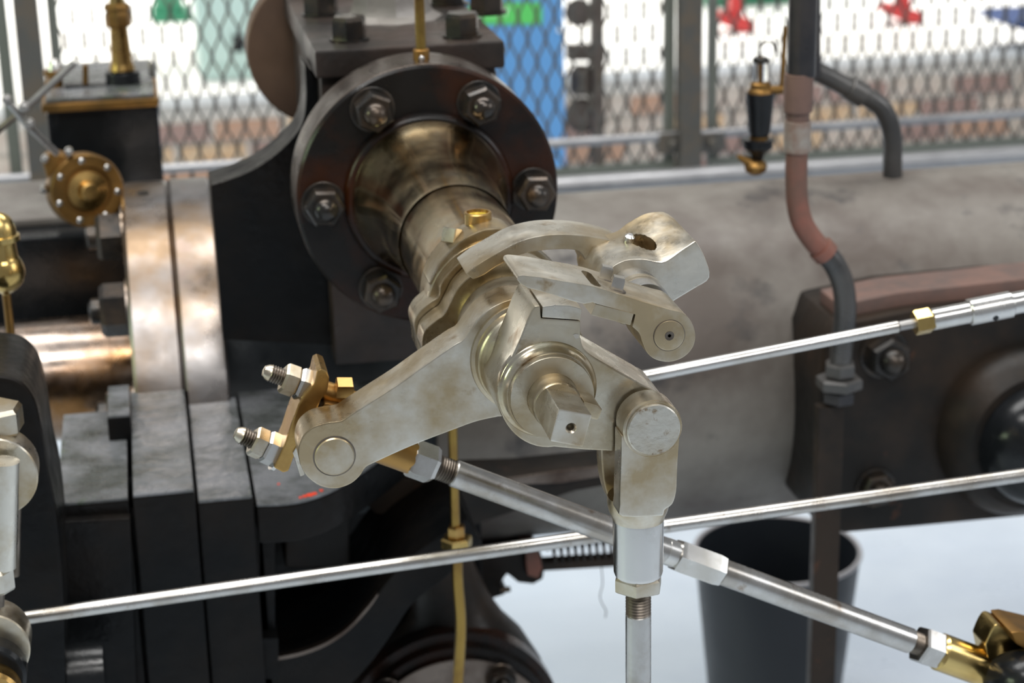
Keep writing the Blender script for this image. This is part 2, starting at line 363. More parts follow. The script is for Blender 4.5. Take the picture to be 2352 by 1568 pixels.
# brown pump frame between the cabinet and the post
Yp = 5.9; t = thing('pump_frame', 'rusty brown pump frame behind the fence, right of the blue cabinet', 'pump', P(1350, 390, Yp))
boxpx('post', 1362, -80, 1388, 400, Yp, 0.05, 'brown_iron', t)
boxpx('crossbar', 1306, 105, 1392, 140, Yp + 0.02, 0.05, 'brown_iron', t)
boxpx('crossbar', 1306, 262, 1392, 292, Yp + 0.02, 0.05, 'brown_iron', t)
c = P(1335, 172, Yp + 0.05); lathe('pump_body', [(0, 0.03), (0.01, 0.038), (0.07, 0.038), (0.09, 0.02)], c - Zv * 0.06, Zv, 'brown_iron', t, 28)
c = P(1340, 268, Yp + 0.03); lathe('flywheel', [(0, 0.045), (0.01, 0.055), (0.03, 0.055), (0.04, 0.045)], c, Yv, 'brown_iron', t, 32)
c = P(1330, 30, Yp + 0.03); lathe('gear', [(0, 0.03), (0.004, 0.045), (0.02, 0.045), (0.024, 0.03)], c, Yv, 'brown_iron', t, 10)

# ================================================================== FENCE
YF = 4.0
fence = thing('mesh_fence', 'dark expanded metal guard fence with posts, rails and diamond mesh', 'fence', P(1590, 420, YF))
def vbar(name, u0, u1, uref, v1, dY, th, m, top=-80, label=None):
    p0, p1 = P(u0, uref, YF + dY), P(u1, uref, YF + dY); zt_ = P(u0, top, YF).z; zb = P(u0, v1, YF).z
    return box(name, (p0.x, YF + dY, zb), (p1.x, YF + dY + th, zt_), m, fence, 0.002, label)
vbar('post', 1564, 1613, 300, 425, -0.05, 0.045, 'fence_iron')
vbar('post', 42, 99, 150, 900, -0.05, 0.05, 'fence_iron')
vbar('frame_bar', 1527, 1550, 300, 400, 0, 0.02, 'fence_green')
vbar('frame_bar', 1627, 1646, 300, 400, 0, 0.02, 'fence_green')
vbar('frame_bar', 112, 136, 80, 480, 0, 0.02, 'fence_green')
vbar('frame_bar', -8, 22, 100, 480, 0, 0.02, 'fence_green')
zr = P(1400, 317, YF).z
xl, xr = P(-250, 300, YF).x, P(2600, 300, YF).x
cyl('rail', (xl, YF - 0.018, zr), (xr, YF - 0.018, zr), 0.0105, 'fence_tube', fence, 20)
zr2 = P(1400, 388, YF).z
box('bottom_rail', (xl, YF - 0.004, zr2 - 0.012), (P(1550, 388, YF).x, YF + 0.016, zr2 + 0.008), 'fence_green', fence)
box('bottom_rail', (P(1627, 380, YF).x, YF - 0.004, zr2 - 0.012), (xr, YF + 0.016, zr2 + 0.008), 'fence_green', fence)
pt = P(1700, 400, YF - 0.2)
hr = cyl('handrail', (xl, YF - 0.2, pt.z), (xr, YF - 0.2, pt.z), 0.021, 'fence_tube', None, 32)
hr['label'] = 'grey tubular rail running along behind the steam cylinder below the fence'; hr['category'] = 'rail'
for (u, v) in ((1545, 330), (1635, 328)):
    c = P(u, v, YF - 0.03); box('clamp', (c.x - 0.03, c.y, c.z - 0.022), (c.x + 0.03, c.y + 0.05, c.z + 0.022), 'fence_iron', fence, 0.004)
    lathe('clamp_bolt', [(0, 0.011), (0.008, 0.010), (0.012, 0.005)], c + Vector((0, 0, 0)), -Yv, 'fence_iron', fence, 12)
def mesh_panel(u0, u1, m):
    x0, x1 = P(u0, 200, YF).x, P(u1, 200, YF).x
    zb = zr2; ztp = P(1400, -80, YF).z
    pw, ph = 0.0385, 0.096; bm = bmesh.new(); w_ = 0.0024; yb, ye = YF + 0.004, YF + 0.0075
    def strip(a, b):
        d = Vector((b[0] - a[0], 0, b[1] - a[1])).normalized(); n = Vector((-d.z, 0, d.x)) * w_
        A = Vector((a[0], yb, a[1])); B = Vector((b[0], yb, b[1]))
        add_prism(bm, [A - n, B - n, B + n, A + n], Vector((0, ye - yb, 0)))
    nx = int((x1 - x0) / pw) + 1; nz = int((ztp - zb) / (ph / 2)) + 2
    for j in range(nz):
        zz = zb + j * ph / 2
        for i in range(nx):
            xx = x0 + i * pw + (pw / 2 if j % 2 else 0)
            if xx > x1: continue
            strip((xx - 0.0016, zz - 0.007), (xx - 0.0016, zz + 0.007)); strip((xx + 0.0016, zz - 0.007), (xx + 0.0016, zz + 0.007))
            for s in (-1, 1):
                x2 = xx + s * pw / 2
                if x0 - 0.001 <= x2 <= x1 + pw / 2: strip((xx + s * 0.0016, zz + 0.008), (x2 - s * 0.0016, zz + ph / 2 - 0.008))
    o = finish(bm, 'mesh_panel', m, fence, 30, None, False); o['kind'] = 'stuff'; return o
mesh_panel(136, 1527, 'fence_iron'); mesh_panel(1646, 2560, 'fence_iron')

# ================================================================== STEAM CYLINDER (axis along X)
YC = 2.50
zc_ = P(1800, 790, YC).z
RB = 0.228
def xat(u, v, Y): return P(u, v, Y).x
xs = [xat(-300, 800, 2.25), xat(285, 650, 2.2), xat(405, 650, 2.2), xat(512, 650, 2.2), xat(1010, 700, 2.2), xat(1880, 900, 2.2), xat(2750, 800, 2.2)]
cylr = thing('steam_cylinder', 'large horizontal steam cylinder with grey mottled lagging and dark left end', 'steam cylinder', Vector((xs[2], YC, zc_)))
def xlathe(name, segs, m, parent, seg=96, label=None, dz_=0.0):
    x0 = segs[0][0]; return lathe(name, [(x - x0, r) for x, r in segs], (x0, YC, zc_ + dz_), Xv, m, parent, seg, label)
RFL = 0.287
xlathe('barrel', [(xs[3] - 0.01, RB), (xs[4] + 0.02, RB)], 'grey_barrel', cylr, label='dark grey glossy iron barrel')
xlathe('lagging', [(xs[4], RB + 0.002), (xs[4] + 0.004, RB + 0.005), (xs[6], RB + 0.005)], 'lagging', cylr, label='grey mottled lagging with peeling paint')
fg = xlathe('end_flange', [(xs[2] + 0.001, RFL - 0.003), (xs[2] + 0.004, RFL), (xs[3] - 0.003, RFL), (xs[3], RFL - 0.003)], 'ring_steel', cylr)
cv = xlathe('cover', [(xs[1], RFL - 0.004), (xs[1] + 0.004, RFL - 0.0005), (xs[2] - 0.004, RFL - 0.0005), (xs[2], RFL - 0.004)], 'ring_steel', cylr, label='steel cylinder cover stained brown')
xlathe('gland', [(xs[0], 0.078), (xat(8, 800, 2.4) - 0.003, 0.078), (xat(8, 800, 2.4), 0.081), (xat(250, 800, 2.4), 0.081), (xat(251, 800, 2.4), 0.079), (xs[1] + 0.005, 0.079)], 'gland_steel', cylr, 72, 'polished gland sleeve stained orange', 0.036)
for k, th in enumerate((-44, -14, 16, 46, 76, 104)):
    rb = 0.248; c = Vector((xs[1], YC - rb * math.cos(math.radians(th)), zc_ + rb * math.sin(math.radians(th))))
    n_ = nut('nut', c, -Xv, 0.034, 0.033, 'dark_nut' if k else 'ring_steel', cv, math.radians(90 - th), 6, b=0.001)
    lathe('washer', [(0, 0.037), (0.003, 0.037)], c + Xv * 0.0005, -Xv, 'ring_steel', cv, 24)
    lathe('stud', [(0, 0.017), (0.044, 0.016), (0.048, 0.010)], c, -Xv, 'dark_nut', cv, 24)
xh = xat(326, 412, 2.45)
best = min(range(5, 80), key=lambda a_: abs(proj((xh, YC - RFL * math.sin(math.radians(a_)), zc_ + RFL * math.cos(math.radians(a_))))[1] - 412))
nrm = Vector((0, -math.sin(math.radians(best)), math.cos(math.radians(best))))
lathe('tapped_hole_dark', [(0, 0.0075), (0.0006, 0.0075), (0.0006, 0.006), (0.0001, 0.005)], Vector((xh, YC, zc_)) + nrm * (RFL - 0.0005), nrm, 'gloss_black', cv, 20)  # black disc on the surface paints the dark inside a tapped hole
# right hand casting with the round black cover
rc = thing('valve_casting', 'dark iron valve casting on the right front of the cylinder with a round black cover', 'valve casting', P(2000, 1150, 2.14))
plate('body', [(1880, 1210), (1884, 900), (1893, 800), (1925, 745), (2100, 712), (2352, 688), (2600, 672), (2600, 1160), (2352, 1188), (2100, 1212), (1940, 1226)], 2.17, 0.24, 'dark_casting', rc, 0.008)
plate('ledge', [(1925, 700), (2060, 672), (2352, 640), (2600, 620), (2600, 655), (2352, 678), (2060, 708), (1925, 735)], 2.19, 0.07, 'rust_ledge', rc, 0.004, 'rusty red ledge')
c = P(2345, 985, 2.17)
lathe('boss', [(0, M(205, c)), (0.02, M(200, c)), (0.04, M(178, c)), (0.05, M(160, c))], c, -Yv, 'dark_casting', rc, 64)
R_ = M(142, c)
lathe('round_cover', [(0.03, R_ * 1.02)] + [(0.05 + 0.07 * math.sin(a), R_ * math.cos(a)) for a in [k * PI / 2 / 10 for k in range(10)]] + [(0.12, 0.0)], c, -Yv, 'gloss_black', rc, 64, 'glossy black domed cover')
def domenut(c, s, parent, m='dark_nut', rot=0.2, L=0.022, name='dome_nut'):
    o = nut(name, c, -Yv, L, s, m, parent, rot, 6, b=0.0008)
    lathe('washer', [(0, s * 1.12), (0.003, s * 1.12), (0.004, s * 1.05)], c, -Yv, m, o, 32).location = (0, 0, 0)
    lathe('stud_end', [(0, s * 0.62), (L + s * 0.15, s * 0.60)] + [(L + s * 0.15 + s * 0.5 * math.sin(a), s * 0.58 * math.cos(a)) for a in (0.3, 0.6, 0.9, 1.2)] + [(L + s * 0.65, 0)], c, -Yv, m, o, 24)
    return o
c = P(2030, 812, 2.17); domenut(c, M(52, c), rc, 'dark_nut', 0.5, 0.03)
c = P(2010, 1118, 2.17); domenut(c, M(42, c), rc, 'dark_nut', 0.1, 0.018)
# web casting and steam chest
Ych = 2.12
ch = thing('steam_chest', 'dark iron steam chest with a bolted square top flange above the round bonnet', 'steam chest', P(900, 400, 2.3))
plate('web', [(735, 195)] + spline([(700, 150), (703, 230), (690, 292), (645, 345), (590, 385), (540, 408), (484, 426)], 5) + [(487, 470), (512, 780), (900, 800), (1000, 500), (900, 195)], 2.17, 0.07, 'black_iron', ch, 0.004)
p0, p1 = P(722, 118, Ych), P(1160, 100, Ych); zpt = p0.z; zpb = P(722, 182, Ych).z
box('top_flange', (p0.x, Ych, zpb), (p1.x, 2.62, zpt), 'chest_iron', ch, 0.004)
box('neck_block', (p0.x + 0.006, Ych + 0.015, zc_ + 0.15), (p1.x - 0.008, 2.50, zpb), 'chest_iron', ch, 0.004)
a, b_ = PZ(838, 66, zpt), PZ(1006, 66, zpt)
bm = bmesh.new()
mid = (a + b_) / 2
lathe('pipe_root', [(0, 0.062), (0.006, 0.050), (0.02, 0.044), (0.3, 0.044)], (mid.x, a.y + 0.075, zpt), Zv, 'chest_top', ch, 8, 'grey faceted pipe root', 30)
for (u, v) in ((803, 92), (1062, 84), (738, 34), (1030, 10), (1118, 30)):
    c = PZ(u, v, zpt); s = M(41, c)
    if v < 30: c = PZ(u, v, zpt)
    n_ = nut('bolt', c, Zv, 0.027, s, 'dark_nut', ch, 0.25, 6, b=0.001)
    lathe('washer', [(0, s * 1.12), (0.0025, s * 1.12)], c, Zv, 'dark_nut', n_, 28)
# brown round flange behind
t = thing('pipe_flange', 'large brown painted round flange behind the steam chest, edge on at left', 'pipe flange', P(745, 120, 2.62))
c = P(748, 112, 2.55); r = M(180, c)
lathe('disc', [(0, r - 0.002), (0.002, r), (0.045, r), (0.047, r - 0.004)], c, Yv, 'brown_disc', t, 96)
lathe('pipe', [(0.04, r * 0.62), (0.2, r * 0.6)], c, Yv, 'brown_disc', t, 48)
# feet of the cylinder down to the floor at right (hidden from most views)
box('pedestal', (xs[5] + 0.75, 2.3, 0), (xs[5] + 0.95, 2.6, zc_ - 0.17), 'dark_casting', rc, 0.01)

# ================================================================== VALVE BONNET
bon = thing('valve_bonnet', 'round black bolted bonnet flange with a long golden oiled neck', 'valve bonnet', AX(2.05))
rf_ = rpx(303, 2.0)
lathe('flange', [(-0.075, rf_ - 0.002), (-0.073, rf_), (-0.003, rf_), (0, rf_ - 0.003), (0.0, rpx(190, 2.0))], AX(2.0), -Yv, 'black_flange', bon, 128)
lathe('rim_band', [(-0.0735, rf_ + 0.0006), (-0.0045, rf_ + 0.0006), (-0.0035, rf_)], AX(2.0), -Yv, 'flange_rim', bon, 128, 'worn bare metal rim')
q = lambda px: rpx(px, 2.0)
lathe('root_ring', [(-0.002, q(196)), (0.006, q(196)), (0.010, q(190)), (0.012, q(182))], AX(2.0), -Yv, 'black_flange', bon, 96)
prof = [(0.0, q(183)), (0.010, q(181)), (0.022, q(174)), (0.036, q(163)), (0.055, q(151)), (0.08, q(141)), (0.11, q(134)), (0.14, q(128)), (0.165, q(124)), (0.168, q(121)), (0.36, q(118))]
prof = [(t_ * 1.114, r_) for t_, r_ in prof]
lathe('neck', spline(prof, 3), AX(2.0), -Yv, 'golden_steel', bon, 96)
for k in range(6):
    th = math.radians(-61 + 60 * k + 1); rb = q(243)
    c = AX(2.0) + Vector((math.cos(th) * rb, 0, -math.sin(th) * rb))
    domenut(c, q(46), bon, 'dark_nut', 0.3 + k * 0.7, 0.028)
# top oil pipe
t = thing('oil_pipe', 'thin brass oil pipe entering the top of the black bonnet flange', 'pipe', P(968, 160, 2.03))
c = P(967, 112, 2.03); tp = P(966, -120, 2.03)
tube('pipe', [Vector((c.x, 2.03, c.z)), Vector((c.x, 2.03, tp.z))], M(12, c), 'pipe_brass', t, 20)
c0 = P(967, 162, 2.03)
cyl('collar', Vector((c.x, 2.03, c0.z)), Vector((c.x, 2.03, P(967, 112, 2.03).z)), M(19, c), 'bronze_dull', t, 28)
cyl('base', Vector((c.x, 2.03, c0.z - 0.012)), Vector((c.x, 2.03, c0.z)), M(20, c), 'dark_nut', t, 28)
lathe('set_screw', [(0, 0.003), (0.004, 0.003), (0.005, 0.001)], P(967, 133, 2.022), -Yv, 'clean_steel', t, 12)

# ================================================================== ENGINE BED
bed = thing('engine_bed', 'black painted cast iron engine bed with stepped blocks at the lower left', 'engine bed', P(400, 1300, 2.1).xy.to_3d())
def bedblock(u0, u1, vf, Yf, Yb_, vbot, m='black_iron', name='block', v_b=None):
    a, b_ = P(u0, vf, Yf), P(u1, vf, Yf); z = a.z
    box(name, (a.x, Yf, P(u0, vbot, Yf).z), (b_.x, Yb_, z - 0.0035), m, bed, 0.003)
    top = box(name + '_top', (a.x + 0.001, Yf + 0.001, z - 0.004), (b_.x - 0.001, Yb_, z), 'bed_top_sheen', bed, 0.0018)  # thin top layer carrying the painted sheen
    return top
bedblock(128, 297, 1158, 1.93, 2.20, 1750)
bedblock(303, 448, 1137, 1.92, 2.24, 1750)
bedblock(453, 582, 1150, 1.93, 2.24, 1750)
bedblock(245, 300, 955, 2.10, 2.2, 1100, name='lug')
box('inner_web', (P(130, 1200, 1.97).x, 1.97, P(300, 1750, 1.97).z), (P(600, 1200, 1.97).x, 2.0, P(300, 1190, 1.97).z), 'black_iron', bed, 0)
# curved shelf right of the blocks
Ysh = 1.93; zsh = P(600, 1158, Ysh).z
edge = [PZ(u, v, zsh) for (u, v) in spline([(590, 1159), (660, 1156), (720, 1143), (775, 1120), (830, 1085), (880, 1050), (930, 1012)], 4)]
pts = [(p.x, p.y) for p in edge] + [(edge[-1].x + 0.02, 2.3), (edge[0].x, 2.3)]
slab('shelf', pts, zsh - 0.045, zsh - 0.003, 'black_iron', bed, 0.003)
slab('shelf_top', [(x, y + 0.001) for x, y in pts], zsh - 0.003, zsh, 'bed_top_sheen', bed, 0.0012)
pr_ = P(650, 1130, 2.0)
for (u, v, s) in ((700, 1140, 6), (712, 1137, 9), (722, 1134, 7), (738, 1127, 5), (690, 1143, 4), (640, 1112, 3)):
    c = PZ(u, v, zsh); lathe('paint_spot', [(-0.001, M(s, c)), (0.0008, M(s, c)), (0.0012, M(s * 0.5, c))], c, Zv, 'orange_paint', bed, 9)
# recess walls behind
box('back_wall', (P(560, 1300, 2.35).x, 2.30, 0.3), (P(1095, 1300, 2.35).x, 2.42, zc_ - 0.08), 'black_iron', bed, 0.005)
boxpx('pillar', 592, 1210, 632, 1600, 1.97, 0.3, 'black_iron', bed)
boxpx('inner_block', 655, 1190, 803, 1305, 2.06, 0.2, 'dark_casting', bed, 0.004)
boxpx('lug', 598, 1465, 640, 1560, 1.95, 0.1, 'black_iron', bed)
plate('curved_rib', spline([(606, 1516), (680, 1503), (745, 1480), (800, 1443), (845, 1395), (885, 1340), (930, 1290), (990, 1245), (1075, 1190)], 4) + spline([(1110, 1250), (1020, 1330), (950, 1385), (905, 1450), (850, 1525), (790, 1585), (700, 1640), (606, 1660)], 4), 1.99, 0.20, 'black_iron', bed, 0.003)
plate('rib_edge', spline([(606, 1513), (680, 1500), (745, 1477), (800, 1440), (845, 1392), (868, 1362)], 4) + spline([(870, 1366), (848, 1398), (803, 1447), (748, 1484), (682, 1508), (606, 1521)], 4), 1.9885, 0.01, 'flange_rim', bed, 0.0006)
# black arch bracket and glossy foot at the left
plate('arch_bracket', [(-160, 1750), (-160, 868)] + spline([(-60, 862), (10, 866), (48, 880), (74, 910), (88, 950), (100, 1010), (112, 1090), (128, 1160), (140, 1260), (150, 1420), (155, 1750)], 4), 1.80, 0.14, 'black_iron', bed, 0.006)
plate('front_web', [(120, 1200), (300, 1190), (320, 1750), (120, 1750)], 1.915, 0.02, 'black_iron', bed, 0.003)
c = P(150, 1555, 1.84); lathe('round_foot', [(0, M(75, c)), (0.05, M(80, c)), (0.09, M(76, c))], c - Xv * 0.05, Xv, 'gloss_black', bed, 40)
# dark struts under the cylinder: bright worn bars running right
def bar(name, a, b, r, m, parent): return cyl(name, a, b, r, m, parent, 24)
t = thing('lower_brace', 'worn dark iron brace bar running right beneath the cylinder', 'brace', P(1100, 1130, 2.2))
plate('web', [(800, 1105), (1200, 1092), (1400, 1070), (1480, 1072), (1480, 1100), (1320, 1128), (1180, 1175), (1080, 1210), (860, 1180)], 2.14, 0.06, 'dark_casting', t, 0.003)
plate('edge_strip', [(1160, 1100), (1300, 1080), (1390, 1071), (1470, 1073), (1475, 1086), (1385, 1094), (1290, 1110), (1160, 1114)], 2.132, 0.008, 'flange_rim', t, 0.002)

# lower exhaust valve flange
YL = 2.12; c = P(1050, 1715, YL); r = M(262, c)
lv = thing('exhaust_bonnet', 'dark round bolted exhaust valve flange at the bottom, partly out of frame', 'valve bonnet', c)
lathe('flange', [(-0.06, r * 0.86), (-0.058, r * 1.0), (-0.03, r * 1.0), (-0.028, r * 0.93), (-0.012, r * 0.92), (-0.01, r * 0.86), (0, r * 0.855), (0.002, r * 0.6)], c, -Yv, 'black_flange', lv, 96)
lathe('rim', [(0.0, r * 0.852), (0.002, r * 0.86), (0.003, r * 0.845)], c, -Yv, 'flange_rim', lv, 96)
d = P(1148, 1556, YL); domenut(d, M(34, d), lv, 'dark_nut', 0.2, 0.022)
d = P(885, 1590, YL); domenut(d, M(34, d), lv, 'dark_nut', 0.6, 0.022)
nk = [P(1010, 1290, 2.25), P(1040, 1400, 2.22), P(1075, 1560, 2.2)]
nk = [P(u, v, 2.22) for u, v in ((1005, 1280), (1020, 1330), (1035, 1385), (1042, 1430), (1046, 1470), (1050, 1530), (1050, 1600))]
tube('neck', nk, [M(x_, nk[0]) for x_ in (72, 80, 92, 120, 160, 200, 225)], 'dark_casting', lv, 40)
# spring catch
t = thing('spring_catch', 'small dark spring catch lever with a coil spring, under the cylinder', 'spring catch', P(1300, 1300, 2.3))
Ysp = 2.35
plate('bracket', [(1110, 1270), (1240, 1262), (1252, 1300), (1248, 1330), (1225, 1342), (1190, 1338), (1165, 1318), (1150, 1340), (1165, 1352), (1160, 1366), (1140, 1372), (1120, 1380), (1090, 1330)], Ysp, 0.05, 'dark_casting', t, 0.003)
plate('clamp', [(1207, 1268), (1237, 1264), (1246, 1305), (1236, 1328), (1212, 1322), (1208, 1298)], Ysp - 0.012, 0.07, 'copper_rust', t, 0.002)
plate('lower_bar', [(1240, 1292), (1440, 1280), (1440, 1300), (1245, 1312)], Ysp, 0.02, 'dark_casting', t, 0.002)
pth = []; s0, s1 = P(1262, 1272, Ysp + 0.01), P(1425, 1258, Ysp + 0.01); n = 10 * 14; rs = M(22, s0)
for k in range(n + 1):
    f = k / n; th = 2 * PI * 10 * f; pth.append(s0.lerp(s1, f) + Vector((0, math.cos(th), math.sin(th))) * rs)
tube('spring', pth, 0.0022, 'dark_nut', t, 8)
tube('screw', [P(1150, 1356, Ysp - 0.01), P(1172, 1352, Ysp - 0.01)], 0.004, 'dark_nut', t, 10)
wr = tube('hanging_wire', [P(u, v, 2.3) for u, v in spline([(1381, 1300), (1384, 1340), (1378, 1368), (1384, 1388), (1392, 1402), (1390, 1418)], 4)], 0.0007, 'dark_nut', None, 6)
wr['label'] = 'thin loose wire hanging below the coil spring'; wr['category'] = 'wire'

# ================================================================== PIPEWORK (right)
Yq = 2.10
pp = thing('steam_pipe', 'vertical drain pipe with black top, rusty union and curved copper red lower run', 'pipe', P(1930, 930, Yq))
def VZ(u, v, Y=Yq): return P(u, v, Y)
vx = P(1833, 200, Yq)
def vert(name, v0, v1, rp, m, parent=pp, prof=None, u=1833, Y=Yq, seg=40, label=None):
    a, b_ = P(u, v1, Y), P(u, v0, Y); x = P(u, 250, Y).x
    L_ = b_.z - a.z; r = M(rp, a)
    return lathe(name, [(0, r * 0.96), (0.002, r), (L_ - 0.002, r), (L_, r * 0.96)], Vector((x, Y, a.z)), Zv, m, parent, seg, label)
vert('upper_pipe', -150, 175, 33, 'pipe_black', u=1838)
vert('union', 168, 256, 34, 'rust_pipe', label='rusty pipe union')
vert('neck', 250, 282, 27, 'rust_pipe')
vert('coupling', 276, 348, 31, 'pipe_pale', label='pale weathered coupling')
tube('red_pipe', [VZ(u, v) for u, v in spline([(1830, 345), (1829, 400), (1831, 460), (1842, 510), (1868, 552), (1897, 582)], 5)], M(26, vx), 'copper_rust', pp, 28, 'dull red curved pipe')
tube('grey_pipe', [VZ(u, v) for u, v in spline([(1893, 578), (1916, 606), (1934, 645), (1941, 690), (1940, 740), (1934, 790), (1930, 850)], 5)], M(27, vx), 'pipe_grey', pp, 28)
lathe('socket', [(0, M(32, vx)), (0.012, M(32, vx)), (0.013, M(29, vx))], VZ(1884, 568), VZ(1897, 582) - VZ(1884, 568), 'copper_rust', pp, 28)
c = VZ(1929, 862); nut('nut', c, Zv, 0.017, M(37, c), 'pipe_grey', pp, 0.2)
c = VZ(1927, 890); nut('nut', c, Zv, 0.014, M(54, c), 'pipe_grey', pp, 0.5)
c = VZ(1926, 922); nut('nut', c, Zv, 0.016, M(38, c), 'pipe_black', pp, 0.2)
xx = P(1908, 940, Yq).x; b0 = P(1908, 930, Yq)
dc = box('support_bar', (b0.x - M(32, b0), Yq - 0.006, 0), (b0.x + M(30, b0), Yq + 0.012, b0.z), 'rust_pipe', None, 0.002)
dc['label'] = 'upright dark brown flat bar standing in front of the black bucket'; dc['category'] = 'support bar'
dc.data.materials[0] = MATS['dark_casting']
t = thing('branch_pipe', 'grey bent branch pipe curving down into the top of the steam cylinder', 'pipe', P(2050, 400, 2.45))
Yr = 2.50; cc = P(1960, 200, Yr)
tube('upright', [P(1868, -120, 2.49), P(1868, 178, 2.49)], M(17, cc), 'pipe_black', t, 20)
bp_ = spline([(1862, 158), (1900, 176), (1950, 203), (1990, 222), (2025, 248), (2045, 290), (2051, 335), (2050, 370), (2050, 470)], 5)
tube('pipe', [P(u, v, Yr) for u, v in bp_], M(23, cc), 'pipe_grey', t, 28)
s0, s1 = P(1948, 200, Yr), P(1984, 221, Yr)
cyl('coupling', s0, s1, M(29, cc), 'pipe_grey', t, 32)
# drip oiler
t = thing('drip_oiler', 'black and brass sight drip oiler hanging beside the rusty pipe union', 'oiler', P(1742, 390, 2.36))
Yo = 2.36; ox = P(1745, 260, Yo)
def ov(name, prof, m, u=1745, label=None):
    base = P(u, prof[-1][0], Yo); pr = []
    L0 = P(u, prof[0][0], Yo).z
    for v, r in prof: pr.append((L0 - P(u, v, Yo).z, M(r, ox)))
    return lathe(name, pr, Vector((P(u, 260, Yo).x, Yo, L0)), -Zv, m, t, 32, label)
ov('glass_cup', [(138, 14), (142, 18), (186, 18), (190, 16)], 'glass')
ov('wick_tube', [(130, 4), (188, 4)], 'bronze_dull')
ov('cap', [(132, 16), (136, 19), (142, 19), (144, 14)], 'dark_nut')
ov('brass_ring', [(188, 20), (192, 24), (202, 24), (206, 28), (214, 30), (218, 22)], 'bronze_dull')
ov('body', [(212, 34), (222, 33), (300, 26), (312, 22)], 'gloss_black')
ov('collar', [(310, 22), (318, 22)], 'bronze_dull')
ov('lower_block', [(318, 34), (322, 36), (338, 35), (352, 18), (368, 12)], 'gloss_black', 1742)
ov('drip_ball', [(364, 10), (370, 22), (380, 27), (392, 24), (400, 12)], 'bronze_dull', 1738)
tube('spout', [P(1735, 380, Yo), P(1712, 368, Yo), P(1694, 358, Yo)], [M(16, ox), M(10, ox), M(5, ox)], 'bronze_dull', t, 16)
tube('handle_loop', [P(u, v, Yo) for u, v in spline([(1747, 135), (1745, 112), (1758, 98), (1775, 100), (1780, 118)], 5)], 0.0012, 'dark_nut', t, 8)
tube('feed_tube', [P(1804, 60, Yo), P(1796, 200, Yo)], M(6, ox), 'bronze_dull', t, 12)
tube('bracket_arm', [P(1760, 208, Yo), P(1812, 205, Yo)], M(11, ox), 'bronze_dull', t, 12)

# ================================================================== BUCKET
Ybk = 2.95; c = P(1785, 1263, Ybk); rr = M(188, c); zb = c.z
bk = thing('bucket', 'black plastic bucket with a pale rim on the blue floor', 'bucket', Vector((c.x, Ybk, 0)))
rb = rr * 0.78
lathe('body', [(0.0, rb), (zb - 0.012, rr), (zb - 0.002, rr), (zb, rr - 0.002), (zb, rr - 0.005), (zb - 0.012, rr - 0.006), (0.006, rb - 0.004), (0.005, 0)][::1], Vector((c.x, Ybk, 0.001)), Zv, 'bucket_black', bk, 72)
bm = bmesh.new()
add_tube(bm, [Vector((c.x + math.cos(a) * rr, Ybk + math.sin(a) * rr, zb)) for a in [2 * PI * k / 72 for k in range(73)]], 0.0045, 10)
finish(bm, 'rim', 'bucket_rim', bk, label='pale grey rim')

# ================================================================== LEFT BACKGROUND: oil box, brass pump, linkage
Yl = 2.75
ob = thing('oil_box', 'black rectangular oil box with brass edged lid at the upper left', 'oil box', P(230, 400, Yl))
a, b_ = P(104, 238, Yl), P(362, 236, Yl); zl = a.z; zbt = P(200, 520, Yl).z
box('body', (a.x, Yl, zbt), (b_.x, Yl + 0.28, zl - 0.012), 'gloss_black', ob, 0.004)
box('lid', (a.x - 0.006, Yl - 0.008, zl - 0.012), (b_.x + 0.002, Yl + 0.28, zl + 0.0), 'bronze_dull', ob, 0.003, 'brassy lid edge')
box('lid_top', (a.x, Yl, zl), (b_.x - 0.004, Yl + 0.27, zl + 0.006), 'bed_top_sheen', ob, 0.002)
lx = P(285, 200, Yl + 0.08)
t = thing('brass_pump', 'brass lubricator pump column standing on the black oil box', 'pump', Vector((lx.x, Yl + 0.09, zl)))
Yx = Yl + 0.09; o0 = P(280, 150, Yx)
def bv(name, prof, m, u=280, Y=Yx, seg=28, par=None):
    L0 = P(u, prof[0][0], Y).z; x = P(u, 150, Y).x
    return lathe(name, [(L0 - P(u, v, Y).z, M(r, o0)) for v, r in prof], Vector((x, Y, L0)), -Zv, m, par or t, seg)
bv('rod', [(-60, 17), (12, 17)], 'bright_brass')
bv('hex_head', [(8, 27), (14, 30), (22, 30), (24, 26), (34, 30), (58, 30), (62, 24)], 'bronze_dull', seg=8)
bv('column', [(58, 20), (140, 24), (150, 28), (160, 30), (166, 20)], 'brass')
bv('base', [(164, 38), (168, 40), (200, 40), (203, 30)], 'gloss_black')
bv('base_plate', [(202, 50), (222, 50)], 'gloss_black')
for (u, v, r) in ((350, 158, 9), (322, 205, 7), (255, 208, 7)):
    c = P(u, v, Yx); lathe('cap_screw', [(0, M(r, c)), (0.02, M(r, c)), (0.024, M(r * .5, c))], c - Zv * 0.012, Zv, 'clean_steel', t, 12)
t = thing('filler_cap', 'small pale round filler cap on the left end of the oil box', 'cap', P(120, 220, Yx))
bv('cap', [(136, 8), (142, 14), (160, 18), (166, 14)], 'clean_steel', 125, Yx, 24, t)
bv('neck', [(160, 26), (172, 26), (178, 16), (228, 16)], 'bronze_dull', 125, Yx, 24, t)
for (u, g_) in ((190, 0),):
    pass
t = thing('small_bracket', 'black bracket bar with a brass stud on top of the oil box', 'bracket', P(190, 222, Yx))
boxpx('bar', 148, 196, 262, 212, Yx - 0.02, 0.03, 'gloss_black', t); boxpx('stud', 189, 150, 203, 198, Yx - 0.01, 0.012, 'bronze_dull', t)
boxpx('foot', 155, 211, 175, 232, Yx - 0.02, 0.03, 'gloss_black', t); boxpx('foot', 235, 211, 255, 232, Yx - 0.02, 0.03, 'gloss_black', t)
